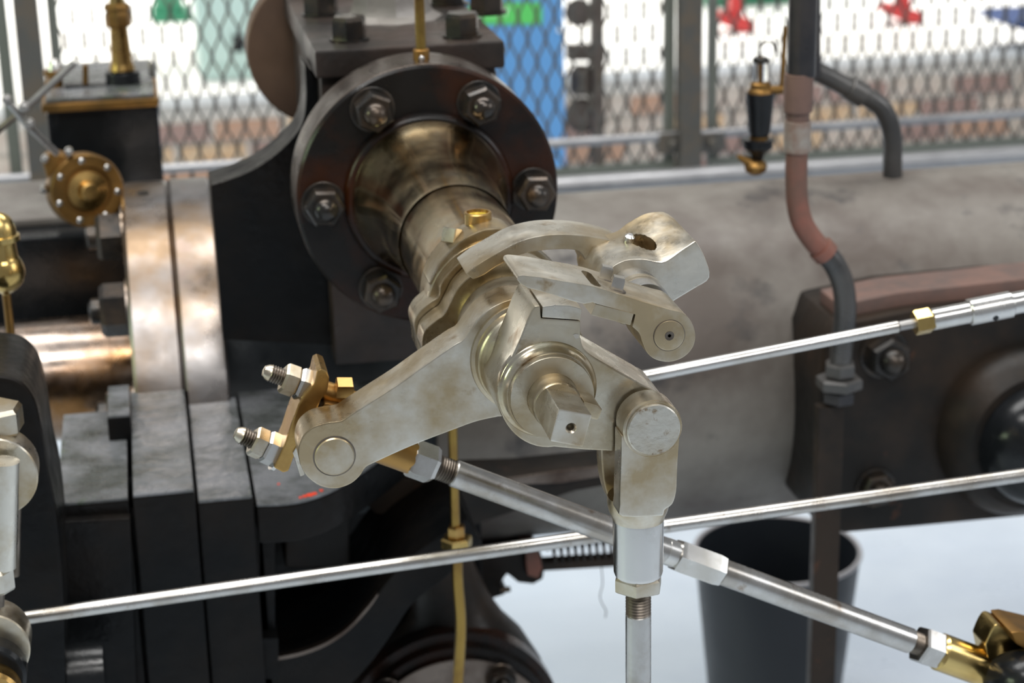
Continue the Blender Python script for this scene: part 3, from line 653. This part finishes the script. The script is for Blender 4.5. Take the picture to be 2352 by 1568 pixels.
# ratchet brass wheel
Ybr = 2.55; c = P(188, 432, Ybr)
t = thing('ratchet_wheel', 'round orange brass ratchet housing with bolts, driven by a thin rod', 'ratchet', c)
ax_ = Vector((0.25, -1, 0.12)).normalized()
lathe('housing', [(0, M(82, c)), (0.004, M(85, c)), (0.03, M(85, c)), (0.034, M(80, c)), (0.034, M(56, c)), (0.028, M(54, c)), (0.028, M(30, c))], c, ax_, 'bronze_dull', t, 48)
lathe('hub', [(0.0, M(46, c)), (0.034, M(44, c)), (0.036, M(24, c)), (0.05, M(20, c)), (0.052, M(14, c))], c, ax_, 'brass', t, 36)
_, uu, vv = frame(ax_)
for k in range(7):
    a = 2 * PI * k / 7 + 0.3; cc_ = c + (uu * math.cos(a) + vv * math.sin(a)) * M(69, c) + ax_ * 0.032
    lathe('screw', [(0, 0.0042), (0.003, 0.0042), (0.0045, 0.002)], cc_, ax_, 'clean_steel', t, 12)
plate('lug', [(95, 365), (120, 350), (150, 360), (165, 385), (150, 415), (118, 440), (105, 400)], Ybr - 0.02, 0.03, 'bronze_dull', t, 0.003)
for (u, v, r) in ((104, 366, 9), (158, 350, 10), (101, 435, 9)):
    c = P(u, v, Ybr - 0.03); lathe('stud', [(0, M(r, c)), (0.012, M(r, c)), (0.016, M(r * .6, c))], c + Yv * 0.01, -Yv, 'clean_steel', t, 12)
# linkage rods
t = thing('linkage', 'thin crossed steel linkage rods with small ball joints at the far left', 'linkage', P(60, 260, 2.5))
c = P(60, 260, 2.5)
tube('rod', [P(-40, 330, 2.5), P(25, 275, 2.5), P(62, 248, 2.48)], 0.0045, 'thread_steel', t, 12)
tube('rod', [P(55, 252, 2.48), P(170, 145, 2.48)], 0.0045, 'spring_steel', t, 12)
tube('rod', [P(15, 230, 2.47), P(65, 290, 2.47), P(130, 352, 2.5)], 0.0045, 'spring_steel', t, 12)
for (u, v, r) in ((15, 232, 11), (66, 288, 13), (55, 250, 12)):
    c = P(u, v, 2.45); lathe('joint', [(0, M(r * .6, c)), (0.004, M(r, c)), (0.016, M(r, c)), (0.02, M(r * .6, c))], c, Yv, 'spring_steel', t, 16)
# black casting under it
t = thing('crosshead_housing', 'black iron housing behind the cylinder end, below the brass ratchet', 'housing', P(200, 640, 2.7))
a, b_ = P(-200, 520, 2.66), P(500, 520, 2.66); zt_ = P(100, 545, 2.66).z
box('body', (a.x, 2.66, zt_ - 0.25), (b_.x, 2.95, zt_), 'gloss_black', t, 0.006)
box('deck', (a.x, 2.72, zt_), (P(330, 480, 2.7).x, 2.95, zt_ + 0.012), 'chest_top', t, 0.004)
c = P(300, 410, 2.7)
# brass acorn lubricator
t = thing('brass_cup', 'polished brass acorn shaped oil cup at the left edge', 'oil cup', P(5, 670, 2.0))
Yg = 2.0; g0 = P(2, 560, Yg)
def gv(name, prof, m):
    L0 = P(2, prof[0][0], Yg).z
    return lathe(name, [(L0 - P(2, v, Yg).z, M(r, g0)) for v, r in prof], Vector((P(2, 560, Yg).x, Yg, L0)), -Zv, m, t, 40)
gv('dome', spline([(486, 1), (490, 14), (502, 28), (520, 36), (538, 38)], 3) + [(540, 44), (552, 44), (556, 36)], 'bright_brass')
gv('bowl', spline([(554, 33), (588, 36), (600, 42), (622, 48), (645, 44), (662, 30), (672, 14), (676, 10)], 3), 'bright_brass')
gv('stem', [(670, 10), (960, 10)], 'bronze_dull')

# ================================================================== LEFT EDGE FORK
t = thing('rocker_joint', 'steel rocker joint with hex nut and round bosses at the lower left edge', 'joint', P(10, 1300, 1.62))
Yj = 1.62
c = P(-8, 990, Yj + 0.03); nut('nut', Vector((c.x, c.y, c.z)), Zv, M(62, c), M(66, c), 'oiled_steel', t, 0.35, 6, b=0.001)
cyl('nut_thread', P(-8, 1010, Yj + 0.03), P(-8, 985, Yj + 0.03), M(36, c), 'thread_steel', t, 24)
c = P(-12, 1098, Yj); lathe('upper_boss', cyl_prof(0.032, M(97, c), 0.0012), c, Yv, 'oiled_steel', t, 64)
tube('rod', [P(8, 1058, Yj - 0.02), P(2, 1300, Yj - 0.02)], M(36, c), 'oiled_steel', t, 36)
tube('rear_rod', [P(35, 1120, Yj + 0.05), P(30, 1320, Yj + 0.05)], M(16, c), 'thread_steel', t, 20)
c = P(-10, 1352, Yj - 0.02); nut('nut', c, Zv, M(58, c), M(47, c), 'oiled_steel', t, 0.5, 8, b=0.001)
tube('thread', [P(-6, 1350, Yj - 0.02), P(-6, 1390, Yj - 0.02)], M(16, c), 'thread_steel', t, 20)
c = P(-25, 1495, Yj - 0.03); lathe('lower_boss', cyl_prof(0.035, M(92, c), 0.0012), c, Yv, 'oiled_steel', t, 64)
c = P(-25, 1560, Yj - 0.05); lathe('black_boss', cyl_prof(0.03, M(84, c), 0.003), c, Yv, 'gloss_black', t, 64)
c = P(-25, 1610, Yj - 0.07); lathe('brass_bush', cyl_prof(0.03, M(72, c), 0.003), c, Yv, 'brass', t, 64)

# ================================================================== LONG RODS
def rodpts(u0, v0, u1, v1, Ya, Yb_): return P(u0, v0, Ya), P(u1, v1, Yb_)
a, b_ = rodpts(55, 1418, 3600, 912.2, 1.74, 1.74)
ro = cyl('valve_rod', a, b_, M(17, a), 'rod_steel', None, 40); ro['label'] = 'long thin steel rod crossing the whole lower picture, lowest of the level rods'; ro['category'] = 'rod'
ur = thing('adjusting_rod', 'bright steel rod with brass locknut and drilled sleeve at right', 'rod', P(1800, 800, 1.72))
Yu = 1.72; d0, d1 = P(1380, 884, Yu), P(2455, 672, Yu)
def along(u):
    f = (u - 1380) / (2455 - 1380); return d0.lerp(d1, f)
aa = along(2055); rr = M(14, aa)
cyl('rod', d0, aa, M(14, aa), 'clean_steel', ur, 40)
thread('thread', aa, along(2105), M(12, aa), 'spring_steel', ur, 0.0022, 0.0009)
dx = (d1 - d0).normalized()
nut('locknut', along(2092), dx, (along(2133) - along(2092)).length, M(30, aa), 'bright_brass', ur, 0.4, label='brass locknut')
cyl('sleeve', along(2130), along(2225), M(25, aa), 'clean_steel', ur, 40)
sl = cyl('drilled_collar', along(2218), along(2318), M(31, aa), 'clean_steel', ur, 48)
cyl('sleeve', along(2315), along(3300), M(26, aa), 'clean_steel', ur, 40)
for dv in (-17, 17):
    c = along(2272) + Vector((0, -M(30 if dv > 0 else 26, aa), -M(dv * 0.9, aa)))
    lathe('drill_hole_dark', [(0, M(7, aa)), (0.0012, M(7, aa)), (0.0012, M(5, aa))], c + Yv * 0.002, Vector((0, -1, -0.35 * (1 if dv > 0 else -2.4))), 'gloss_black', sl, 16)  # nothing bored: black discs paint the shade inside the holes

# ================================================================== BRASS OIL LINE
t = thing('brass_oil_line', 'thin brass oil line with a hex union running down past the long rod', 'pipe', P(1048, 1400, 1.95))
Yz = 1.92; z0 = P(1048, 1240, Yz)
tube('pipe', [P(1038, 930, Yz), P(1041, 1050, Yz), P(1046, 1215, Yz)], M(11, z0), 'pipe_brass', t, 20)
tube('lower_pipe', [P(u, v, Yz) for u, v in spline([(1050, 1250), (1051, 1330), (1058, 1420), (1056, 1500), (1047, 1640)], 5)], M(13, z0), 'pipe_brass', t, 20)
c = P(1049, 1222, Yz); nut('small_nut', P(1049, 1232, Yz), Zv, M(28, c), M(21, c), 'brass', t, 0.3)
nut('union_nut', P(1049, 1256, Yz), Zv, M(26, c), M(37, c), 'bright_brass', t, 0.1)

# ================================================================== SPLIT BRACKET COLLAR on the neck
gb_ = thing('bracket_collar', 'two piece steel collar clamped round the neck, carrying the oil cup', 'collar', AX(1.72))
YG = Yt(1.600)
front = spline([(968, 800), (974, 762), (1002, 735), (1020, 722), (1036, 692), (1053, 661), (1084, 632), (1130, 608), (1180, 597), (1235, 604), (1290, 640), (1318, 700)], 5) + spline([(1325, 760), (1290, 840), (1220, 900), (1120, 910), (1040, 880), (985, 840)], 4)
plate('front_half', front, YG, 0.030, 'stained_steel', gb_, 0.0015)
Y2 = YG + 0.0315
back = spline([(957, 775), (951, 742), (963, 716), (988, 694), (1008, 680), (1012, 655), (1030, 628), (1060, 600), (1100, 582), (1150, 572), (1210, 580), (1262, 620), (1286, 680)], 5) + spline([(1290, 740), (1255, 820), (1190, 870), (1100, 880), (1020, 850), (960, 808)], 4)
plate('rear_half', back, Y2, 0.038, 'stained_steel', gb_, 0.0015)
lathe('hub_sleeve', [(0, q(132)), (0.004, q(136)), (0.05, q(132)), (0.07, q(124))], AX(Yt(1.64)), Yv, 'stained_steel', gb_, 72)
sh = spline([(948, 700), (990, 610), (1030, 560), (1075, 528), (1130, 516), (1190, 528), (1230, 575)], 5) + [(1240, 640), (1180, 700), (1000, 720)]
plate('top_pad', [(u + 0, v) for u, v in spline([(985, 650), (1012, 600), (1050, 560), (1090, 536), (1125, 526), (1170, 530), (1215, 570)], 5)] + [(1215, 660), (1000, 680)], Y2 + 0.016, 0.040, 'stained_steel', gb_, 0.002)
# oil cup
oc = thing('oil_cup', 'small round brass cup full of yellow oil on the steel collar', 'oil cup', P(1098, 522, 1.70))
Yc_ = Yt(1.675); c0 = P(1098, 526, Yc_); L_ = P(1098, 486, Yc_).z - c0.z; r = M(32, c0)
lathe('cup', [(0, r), (L_ - 0.001, r), (L_, r - 0.0008), (L_, r - 0.0025), (L_ - 0.003, r - 0.003), (L_ - 0.003, 0)], c0, Zv, 'brass', oc, 48)
lathe('oil_surface', [(0, r - 0.0031), (0.0006, r - 0.0031)], c0 + Zv * (L_ - 0.0033), Zv, 'oil', oc, 40, 'yellow oil')
sb = thing('square_bolt', 'dark square headed clamp bolt on the steel collar, left of the oil cup', 'bolt', P(1036, 540, 1.66))
c0 = P(1044, 543, Yt(1.665)); dv = (P(1024, 522, 1.685) - P(1046, 545, 1.70)).normalized(); nut('head', c0, Vector((-0.55, -0.75, 0.35)), M(34, c0), M(25, c0), 'oiled_steel', sb, 0.75, 4, b=0.001)
cyl('shank', c0 - Vector((-0.55, -0.75, 0.35)).normalized() * 0.012, c0 + Vector((-0.55, -0.75, 0.35)).normalized() * 0.002, M(15, c0), 'stained_steel', sb, 20)

# ================================================================== LEVER A : left rocker arm
YA = Yt(1.52); TA = 0.040
la = thing('left_rocker_arm', 'long polished steel lever reaching down left to a round pin', 'lever', AX(YA))
hx, hy = axpx(YA)
outA = spline([(686, 1047), (687, 1025), (695, 1003), (710, 987), (728, 977), (757, 970), (784, 966), (806, 952), (851, 923), (915, 882), (978, 837), (1042, 793), (1064, 780), (1083, 754), (1106, 725), (1138, 702), (1185, 686), (1240, 690)], 4)
outA += arc(hx, hy, 136, -60, 95, 16) + spline([(1144, 957), (1095, 968), (1042, 987), (946, 1024), (862, 1062), (840, 1074), (826, 1094), (804, 1112), (771, 1122), (735, 1116), (705, 1094), (690, 1068)], 4)
plate('arm', outA, YA, TA, 'oiled_steel', la, 0.0014)
qa = lambda px: rpx(px, YA)
lathe('hub', [(-0.085, qa(112)), (-0.078, qa(128)), (-0.037, qa(132)), (-0.03, qa(133)), (0.0, qa(134)), (0.003, qa(132)), (0.004, qa(124)), (0.012, qa(121)), (0.014, qa(115)), (0.020, qa(112)), (0.022, qa(106)), (0.03, qa(100))], AX(YA), -Yv, 'stained_steel', la, 96)
c = P(768, 1047, YA); r = M(46, c)
lathe('pin', [(-0.06, r), (0.0012, r), (0.0022, r - 0.001), (0.0024, 0)], c, -Yv, 'oiled_steel', la, 56, 'round steel pin end')
lathe('pin_recess', [(0.0, r + 0.0012), (0.0003, r + 0.0012), (0.0004, r)], c, -Yv, 'thread_steel', la, 56)

# ================================================================== DIAGONAL ROD with brass end
YD = Yt(1.60)
dr = thing('drag_rod', 'thick steel rod with brass ends slanting down right behind the clevis', 'rod', P(1500, 1250, YD))
e0, e1 = P(768, 985, YD), P(2240, 1526, YD)
def DA(u):
    a, b_ = 768, 2240; return e0.lerp(e1, (u - a) / (b_ - a))
# correct axis: passes (1045,1087) and (2090,1471)
e0, e1 = P(1045, 1087, YD), P(2090, 1471, YD)
def DA(u): return e0 + (e1 - e0) * ((u - 1045) / (2090 - 1045))
dd = (e1 - e0).normalized(); dn = Vector((-dd.z, 0, dd.x)).normalized()
if dn.z < 0: dn = -dn
rr = M(31, DA(1400))
cyl('tube', DA(1040), DA(1520), rr, 'rod_steel', dr, 56)
cyl('tube', DA(1635), DA(2092), rr, 'rod_steel', dr, 56)
thread('thread', DA(990), DA(1042), rr * 0.93, 'thread_steel', dr, 0.0022, 0.0011)
nut('locknut', DA(952), dd, (DA(1003) - DA(952)).length, M(46, DA(980)), 'rod_steel', dr, 0.45, b=0.001)
cyl('brass_socket', DA(800), DA(962), M(39, DA(900)), 'brass', dr, 48, 'brass socket', 0.003)
nut('hex_section', DA(1532), dd, (DA(1634) - DA(1532)).length, M(41, DA(1580)), 'clean_steel', dr, 0.75, ch=0.08, b=0.001)
cyl('taper', DA(1505), DA(1540), rr * 1.02, 'clean_steel', dr, 48)
thread('thread', DA(2088), DA(2128), rr * 0.90, 'thread_steel', dr, 0.002, 0.0009)
nut('locknut', DA(2112), dd, (DA(2162) - DA(2112)).length, M(46, DA(2130)), 'rod_steel', dr, 0.7, b=0.001)
cyl('brass_end', DA(2158), DA(2290), M(44, DA(2200)), 'bright_brass', dr, 56, 'polished brass fork end', 0.003)
plate('fork_tab', spline([(2262, 1480), (2275, 1450), (2288, 1434), (2305, 1438), (2330, 1455), (2352, 1462)], 4) + [(2420, 1475), (2420, 1500), (2352, 1500), (2330, 1512), (2300, 1530), (2270, 1520)], YD - 0.012, 0.03, 'bright_brass', dr, 0.002)
plate('fork_lug', [(2322, 1452), (2345, 1450), (2430, 1470), (2430, 1500), (2352, 1490), (2335, 1480)], YD - 0.03, 0.05, 'bronze_dull', dr, 0.003)
c = P(2345, 1568, YD - 0.03); lathe('black_joint', [(-0.02, M(70, c)), (0, M(78, c)), (0.02, M(70, c)), (0.035, M(40, c)), (0.04, 0)], c, Vector((0.2, -1, 0.35)), 'gloss_black', dr, 40, 'black painted joint')
# big-end bearing behind the lever eye
be = thing('bearing_strap', 'brass bearing cap held by two studs with double steel nuts', 'bearing', P(700, 980, YD))
YE = Yt(1.575)
plate('cap_plate', [(738, 847), (752, 853), (757, 868), (752, 900), (738, 918), (727, 945), (690, 1010), (675, 1050), (663, 1083), (650, 1086), (628, 1074), (655, 1015), (668, 975), (684, 930), (700, 905), (722, 880), (728, 852)], YE, 0.042, 'brass', be, 0.0035)
plate('bearing_block', [(745, 925), (800, 935), (820, 1000), (830, 1060), (760, 1090), (705, 1080), (700, 1000)], YE + 0.004, 0.035, 'bronze_dull', be, 0.003)
bu, bw = P(735, 892, YE + 0.02), P(655, 1060, YE + 0.02)
for k, (u, v, uu_, vv_) in enumerate(((732, 896, 606, 851), (650, 1042, 543, 994))):
    A, B = P(u, v, YE + 0.02), P(uu_, vv_, YE + 0.02); d_ = (B - A).normalized()
    g_ = lambda f: A + (B - A) * f
    full = (B - A).length
    nt_ = nut('nut', g_(0.08), d_, full * 0.31, M(40, A), 'clean_steel', be, 0.5 + k * 0.1, b=0.0008)
    nut('nut', g_(0.40), d_, full * 0.26, M(37, A), 'oiled_steel', be, 0.6, b=0.0008)
    lathe('washer', [(0, M(46, A)), (0.003, M(46, A))], g_(0.055), d_, 'clean_steel', be, 32)
    thread('stud', g_(-0.1), g_(0.90), M(21, A), 'thread_steel', be, 0.0022, 0.0011)
    lathe('stud_end', [(0, M(20, A)), (0.003, M(18, A)), (0.006, M(12, A)), (0.0072, 0)], g_(0.88), d_, 'oiled_steel', be, 24)
A, B = P(735, 893, YE + 0.02), P(850, 934, YE + 0.02)
cyl('stud_body', A, B, M(24, A), 'brass', be, 32, 'copper coloured stud body')
c = P(800, 905, YE + 0.005); nut('square_plug', P(790, 903, YE + 0.012), Vector((0.1, -0.35, 1)), 0.012, M(28, c), 'brass', be, 0.5, 4, b=0.0008)
plate('eye_side', [(672, 1040), (690, 1010), (700, 1090), (690, 1095)], YE - 0.002, 0.02, 'oiled_steel', be, 0.001)

# ================================================================== BELL CRANK B
YB = Yt(1.45); TB = 0.062
bc = thing('bell_crank', 'stained steel bell crank with an upright claw holding a steel block', 'lever', AX(YB))
hx, hy = axpx(YB)
outB = [(1222, 712), (1228, 703), (1241, 702), (1243, 730), (1334, 736), (1333, 776)] + spline([(1334, 780), (1340, 798), (1358, 816), (1402, 842), (1461, 875), (1508, 903), (1540, 935), (1552, 985)], 4)
outB += [(1530, 1030), (1480, 1040), (1424, 1037), (1343, 1033), (1300, 1029)]
outB += arc(hx, hy, 117, 82, 176, 14, 134) + spline([(1150, 881), (1167, 839), (1191, 787), (1210, 737)], 3)
bcrank = plate('crank', outB, YB, TB, 'stained_steel', bc, 0.0016)
qb = lambda px: rpx(px, YB)
bdie = plate('block', [(1246, 704), (1275, 700), (1310, 701), (1337, 709), (1333, 735), (1245, 729)], YB - 0.001, 0.05, 'oiled_steel', bc, 0.0008, 'hardened steel block set in the claw')
lathe('hub_boss', spline([(-0.005, qb(118)), (0.0005, qb(116)), (0.003, qb(108)), (0.007, qb(102.5)), (0.011, qb(100.5))], 3) + [(0.0112, qb(95))], AX(YB), -Yv, 'stained_steel', bc, 96)
plate('paint_chip', [(1316, 769), (1322, 766), (1330, 768), (1329, 776), (1322, 778)], YB - 0.0004, 0.0006, 'white_floor', bc, 0, 'cream paint chip')
# ================================================================== SPINDLE
sp = thing('valve_spindle', 'steel valve spindle with round collar and square tapered end with centre hole', 'spindle', AX(1.42))
lathe('collar', [(0.0, qb(98)), (0.018, qb(98)), (0.0195, qb(96.5)), (0.0195, qb(60))], AX(YB), -Yv, 'stained_steel', sp, 96)
lathe('stem', [(0.018, qb(62)), (0.020, qb(58)), (0.036, qb(57)), (0.039, qb(53))], AX(YB), -Yv, 'stained_steel', sp, 64)
# square end
bm = bmesh.new(); cF = None
cor = [P(u, v, Yt(1.374)) for u, v in ((1292, 938), (1370, 960), (1339, 1035), (1263, 1004))]
ax2 = AX(Yt(1.374))
cor = [ax2 + Vector((math.cos(a), 0, math.sin(a))) * M(57, ax2) for a in [math.radians(-16 + 45 + 90 * k) for k in range(4)]]
add_prism(bm, cor, Vector((0, 0.048, 0))); bmesh.ops.recalc_face_normals(bm, faces=bm.faces); bev(bm, 0.0012, 2, 30)
sq = finish(bm, 'square_end', 'oiled_steel', sp, 30)
cb = bmesh.new(); add_lathe(cb, [(-0.01, M(13, ax2)), (0.0, M(13, ax2)), (0.002, M(8.5, ax2)), (0.012, M(7, ax2)), (0.015, 0)], AX(Yt(1.374)), Yv, 24); cut(sq, cb)
plate('key', [(1340, 920), (1372, 930), (1385, 941), (1374, 966), (1340, 958)], Yt(1.41), 0.03, 'stained_steel', sp, 0.002)
# ================================================================== CLEVIS AND VERTICAL ROD
YK = Yt(1.425)
cl = thing('clevis_rod', 'vertical steel rod with forked clevis pinned to the bell crank', 'rod', P(1460, 1250, 1.48))
ce = P(1500, 985, YK); re = M(70, ce)
lathe('eye', [(0, re - 0.001), (0.0012, re), (0.024, re)], ce, Yv, 'oiled_steel', cl, 64)
rp = M(63, ce)
lathe('pin', [(-0.003, rp - 0.001), (-0.002, rp), (0.09, rp)], ce, Yv, 'dimpled_steel', cl, 64, 'dimpled round pin end')
plate('front_arm', [(1427, 1000), (1562, 1000)] + spline([(1558, 1050), (1556, 1090), (1554, 1130), (1545, 1158), (1528, 1170)], 3) + spline([(1524, 1185), (1430, 1187), (1424, 1160), (1425, 1100), (1427, 1040)], 3), YK + 0.002, 0.022, 'oiled_steel', cl, 0.0022)
plate('rear_arm', [(1381, 1000), (1510, 1000), (1505, 1170)] + spline([(1428, 1176), (1405, 1158), (1390, 1125), (1382, 1080), (1380, 1030)], 3), YK + 0.073, 0.018, 'oiled_steel', cl, 0.0022)
Ym = YK + 0.052; cx_ = P(1463, 1240, Ym)
def cv_(v): return P(1463, v, Ym).z
kx = P(1466, 1240, Ym).x
def cvl(name, prof, m, seg=56, label=None, axu=None):
    L0 = cv_(prof[0][0]); return lathe(name, [(L0 - cv_(v), M(r, cx_)) for v, r in prof], Vector((kx, Ym, L0)), -Zv, m, cl, seg, label)
cvl('fork_base', spline([(1136, 70), (1150, 71), (1168, 68), (1182, 62), (1190, 60)], 3), 'oiled_steel')
cvl('body', [(1186, 58), (1194, 59), (1310, 57), (1318, 54)], 'clean_steel')
c = Vector((kx, Ym, cv_(1352))); nut('locknut', c, Zv, cv_(1318) - cv_(1352), M(59, cx_), 'oiled_steel', cl, 0.2, ch=0.12)
thread('thread', Vector((kx, Ym, cv_(1410))), Vector((kx, Ym, cv_(1350))), M(30, cx_), 'thread_steel', cl, 0.0026, 0.0012)
cyl('rod', Vector((kx, Ym, cv_(1700))), Vector((kx, Ym, cv_(1408))), M(30, cx_), 'rod_steel', cl, 48)

# ================================================================== CURVED ARM E with lobe, PIVOT, TRIP ARM F
pc = P(1537, 770, Yt(1.40)); PX = lambda Y: Vector((pc.x, Y, pc.z))
YEa = Yt(1.55)
ea = thing('curved_arm', 'curved steel arm arching right to a thick wavy lobe', 'lever', P(1414, 626, YEa))
top = spline([(1070, 629), (1100, 606), (1138, 583), (1189, 556), (1240, 542), (1290, 538), (1342, 541), (1393, 550), (1430, 562)], 4)
bot = spline([(1440, 640), (1400, 650), (1365, 640), (1350, 612), (1335, 582), (1308, 573), (1240, 576), (1189, 588), (1138, 614), (1111, 632), (1087, 642)], 4)
plate('arm', top + [(1450, 575)] + bot, YEa, 0.048, 'oiled_steel', ea, 0.0012)
c = PX(YEa); r = M(60, c); lathe('hub', [(-0.002, r - 0.001), (-0.003, r - 0.002), (0.05, r)], c + Yv * 0.0, Yv, 'oiled_steel', ea, 64)
YLb = Yt(1.50)
def resample(pts, n):
    L_ = [0]
    for a_, b2 in zip(pts, pts[1:]): L_.append(L_[-1] + math.hypot(b2[0]-a_[0], b2[1]-a_[1]))
    out = []
    for k in range(n + 1):
        d_ = L_[-1] * k / n; i = max(q_ for q_ in range(len(pts)) if L_[q_] <= d_ + 1e-9); i = min(i, len(pts) - 2)
        f = (d_ - L_[i]) / max(1e-9, L_[i+1] - L_[i]); out.append((pts[i][0] + (pts[i+1][0]-pts[i][0])*f, pts[i][1] + (pts[i+1][1]-pts[i][1])*f))
    return out
def shift(u, v, Y0, Y1): return proj(P(u, v, Y0) + Yv * (Y1 - Y0))
YL1 = YLb + 0.075
f_top = resample(spline([(1398, 622), (1412, 609), (1430, 600), (1446, 596), (1478, 595), (1508, 601), (1526, 601), (1545, 590), (1568, 573), (1588, 560), (1598, 553)], 4), 24)
b_top = resample(spline([(1352, 548), (1380, 540), (1417, 530), (1440, 512), (1478, 491), (1500, 486), (1520, 485), (1532, 489), (1544, 498)], 4), 24)
f_rt = resample(spline([(1598, 553), (1612, 575), (1624, 603), (1631, 628), (1625, 645), (1600, 660), (1560, 684), (1535, 700)], 4), 18)[1:]
lc = proj(PX(YLb)); f_bt = arc(lc[0], lc[1], 78, 20, 215, 16)
b_rt = [(u + (v_ * 0), w2) for (u, w2), v_ in zip([shift(a1, a2, YLb, YL1) for a1, a2 in f_rt], range(99))]
b_bt = [shift(a1, a2, YLb, YL1) for a1, a2 in f_bt]
bm = bmesh.new(); fr_ = [bm.verts.new(P(u, v, YLb)) for u, v in f_top + f_rt + f_bt]; bk_ = [bm.verts.new(P(u, v, YL1)) for u, v in b_top + b_rt + b_bt]
bm.faces.new(fr_); bm.faces.new(bk_[::-1])
for k in range(len(fr_)):
    k2 = (k + 1) % len(fr_); bm.faces.new((fr_[k], bk_[k], bk_[k2], fr_[k2]))
bmesh.ops.recalc_face_normals(bm, faces=bm.faces); bev(bm, 0.0014, 2, 40); lob = finish(bm, 'lobe', 'oiled_steel', ea, 34)
hc = P(1476, 556, YLb + 0.035); bm = bmesh.new()
add_prism(bm, [hc + Vector((math.cos(a) * 0.0085 - math.sin(a) * 0.004, math.sin(a) * 0.016, -0.012)) for a in [2 * PI * k / 20 for k in range(20)]], Zv * 0.06); cut(lob, bm)
def rec(o, pts3, n, depth):
    bm = bmesh.new(); add_prism(bm, [p + n * 0.01 for p in pts3], -n * (depth + 0.01)); cut(o, bm)
lathe('small_hole_dark', [(0, 0.0014), (0.0004, 0.0014)], P(1259, 523, YEa + 0.024) , Zv, 'gloss_black', ea, 12)  # flat black disc painting a hole's inner shade
c = P(1441, 551, YLb + 0.045); lathe('screw', [(0, M(11, c)), (0.004, M(13, c)), (0.008, M(12, c)), (0.010, M(6, c))], c - Zv * 0.004, Vector((0.2, -0.3, 1)), 'clean_steel', ea, 24)
bm = bmesh.new(); 
hp = [P(u, v, 1.55) for u, v in ((1455, 560), (1470, 552), (1484, 550), (1497, 562), (1490, 572), (1470, 572))]
pv = thing('pivot_drum', 'shiny short round pivot drum between the curved arm and the trip arm', 'pivot', P(1478, 690, 1.47))
pc = P(1537, 770, Yt(1.40)); PX = lambda Y: Vector((pc.x, Y, pc.z))
r = M(60, PX(Yt(1.46))); 
lathe('drum', [(0, r * 0.98), (0.002, r), (0.030, r * 1.0), (0.034, r * 1.04), (0.05, r * 1.02), (0.14, r * 1.02)], PX(Yt(1.46)), Yv, 'clean_steel', pv, 72)
lathe('groove_ring', [(0, r * 1.06), (0.006, r * 1.06)], PX(Yt(1.476)), Yv, 'oiled_steel', pv, 72)
fa = thing('trip_arm', 'flat bright steel trip arm with slot, two square screws and round eye', 'lever', PX(Yt(1.40)))
YFa = Yt(1.40)
outF = spline([(1188, 643), (1190, 635), (1199, 632), (1215, 633)], 3) + spline([(1240, 636), (1310, 648), (1376, 661), (1478, 693), (1540, 711), (1567, 718), (1584, 733), (1595, 755), (1597, 780), (1588, 803), (1567, 822), (1537, 831), (1507, 826), (1487, 811), (1476, 788), (1468, 765), (1452, 750)], 4)
outF += [(1453, 748), (1459, 722), (1367, 697), (1362, 694)] + spline([(1342, 698), (1310, 690), (1274, 678), (1240, 668), (1213, 661), (1194, 651)], 3)
farm = plate('arm', outF, YFa, 0.056, 'oiled_steel', fa, 0.0014)
plate('block', [(1368, 698), (1456, 720), (1448, 747), (1357, 723)], YFa - 0.0004, 0.05, 'stained_steel', fa, 0.0006, 'steel block set under the arm')
r = M(36, pc)
lathe('pin_disc', [(0, r), (0.0006, r), (0.0010, r - 0.0007), (0.0010, 0)], pc - Yv * 0.0, -Yv, 'oiled_steel', fa, 48)
lathe('pin_ring', [(0, r + 0.0006), (0.0003, r + 0.0006)], pc, -Yv, 'thread_steel', fa, 48)
lathe('centre_dimple', [(0.001, M(11, pc)), (0.0013, M(11, pc)), (0.0013, M(9, pc)), (0.001, M(4, pc))], pc, -Yv, 'thread_steel', fa, 24)
# slot cut into the top of the arm
Nf = (P(1376, 661, YFa) - P(1240, 636, YFa)).normalized(); up = Vector((-Nf.z, 0, Nf.x)); up = up if up.z > 0 else -up
def onF(u, dY, h=0.0):
    f = (u - 1240) / (1478 - 1240); p = P(1240, 636, YFa).lerp(P(1478, 693, YFa), f); return p + Yv * dY + up * h
bm = bmesh.new()
sl_pts = [onF(1366, 0.004), onF(1378, 0.004), onF(1384, 0.008), onF(1384, 0.040), onF(1378, 0.044), onF(1366, 0.044), onF(1360, 0.040), onF(1360, 0.008)]
sl_pts = [p - up * 0.009 for p in sl_pts]
add_prism(bm, sl_pts, up * 0.03); cut(farm, bm)
for (u, dy) in ((1414, 0.038), (1422, 0.012)):
    c = onF(u, dy, -0.001)
    s_ = nut('square_screw', c, up, 0.0125, 0.0064, 'clean_steel', fa, 0.60, 4, b=0.0005)
    lathe('screw_collar', [(0, 0.0078), (0.0022, 0.0078), (0.0028, 0.007)], c, up, 'thread_steel', s_, 28)
print('objects', len(bpy.data.objects))
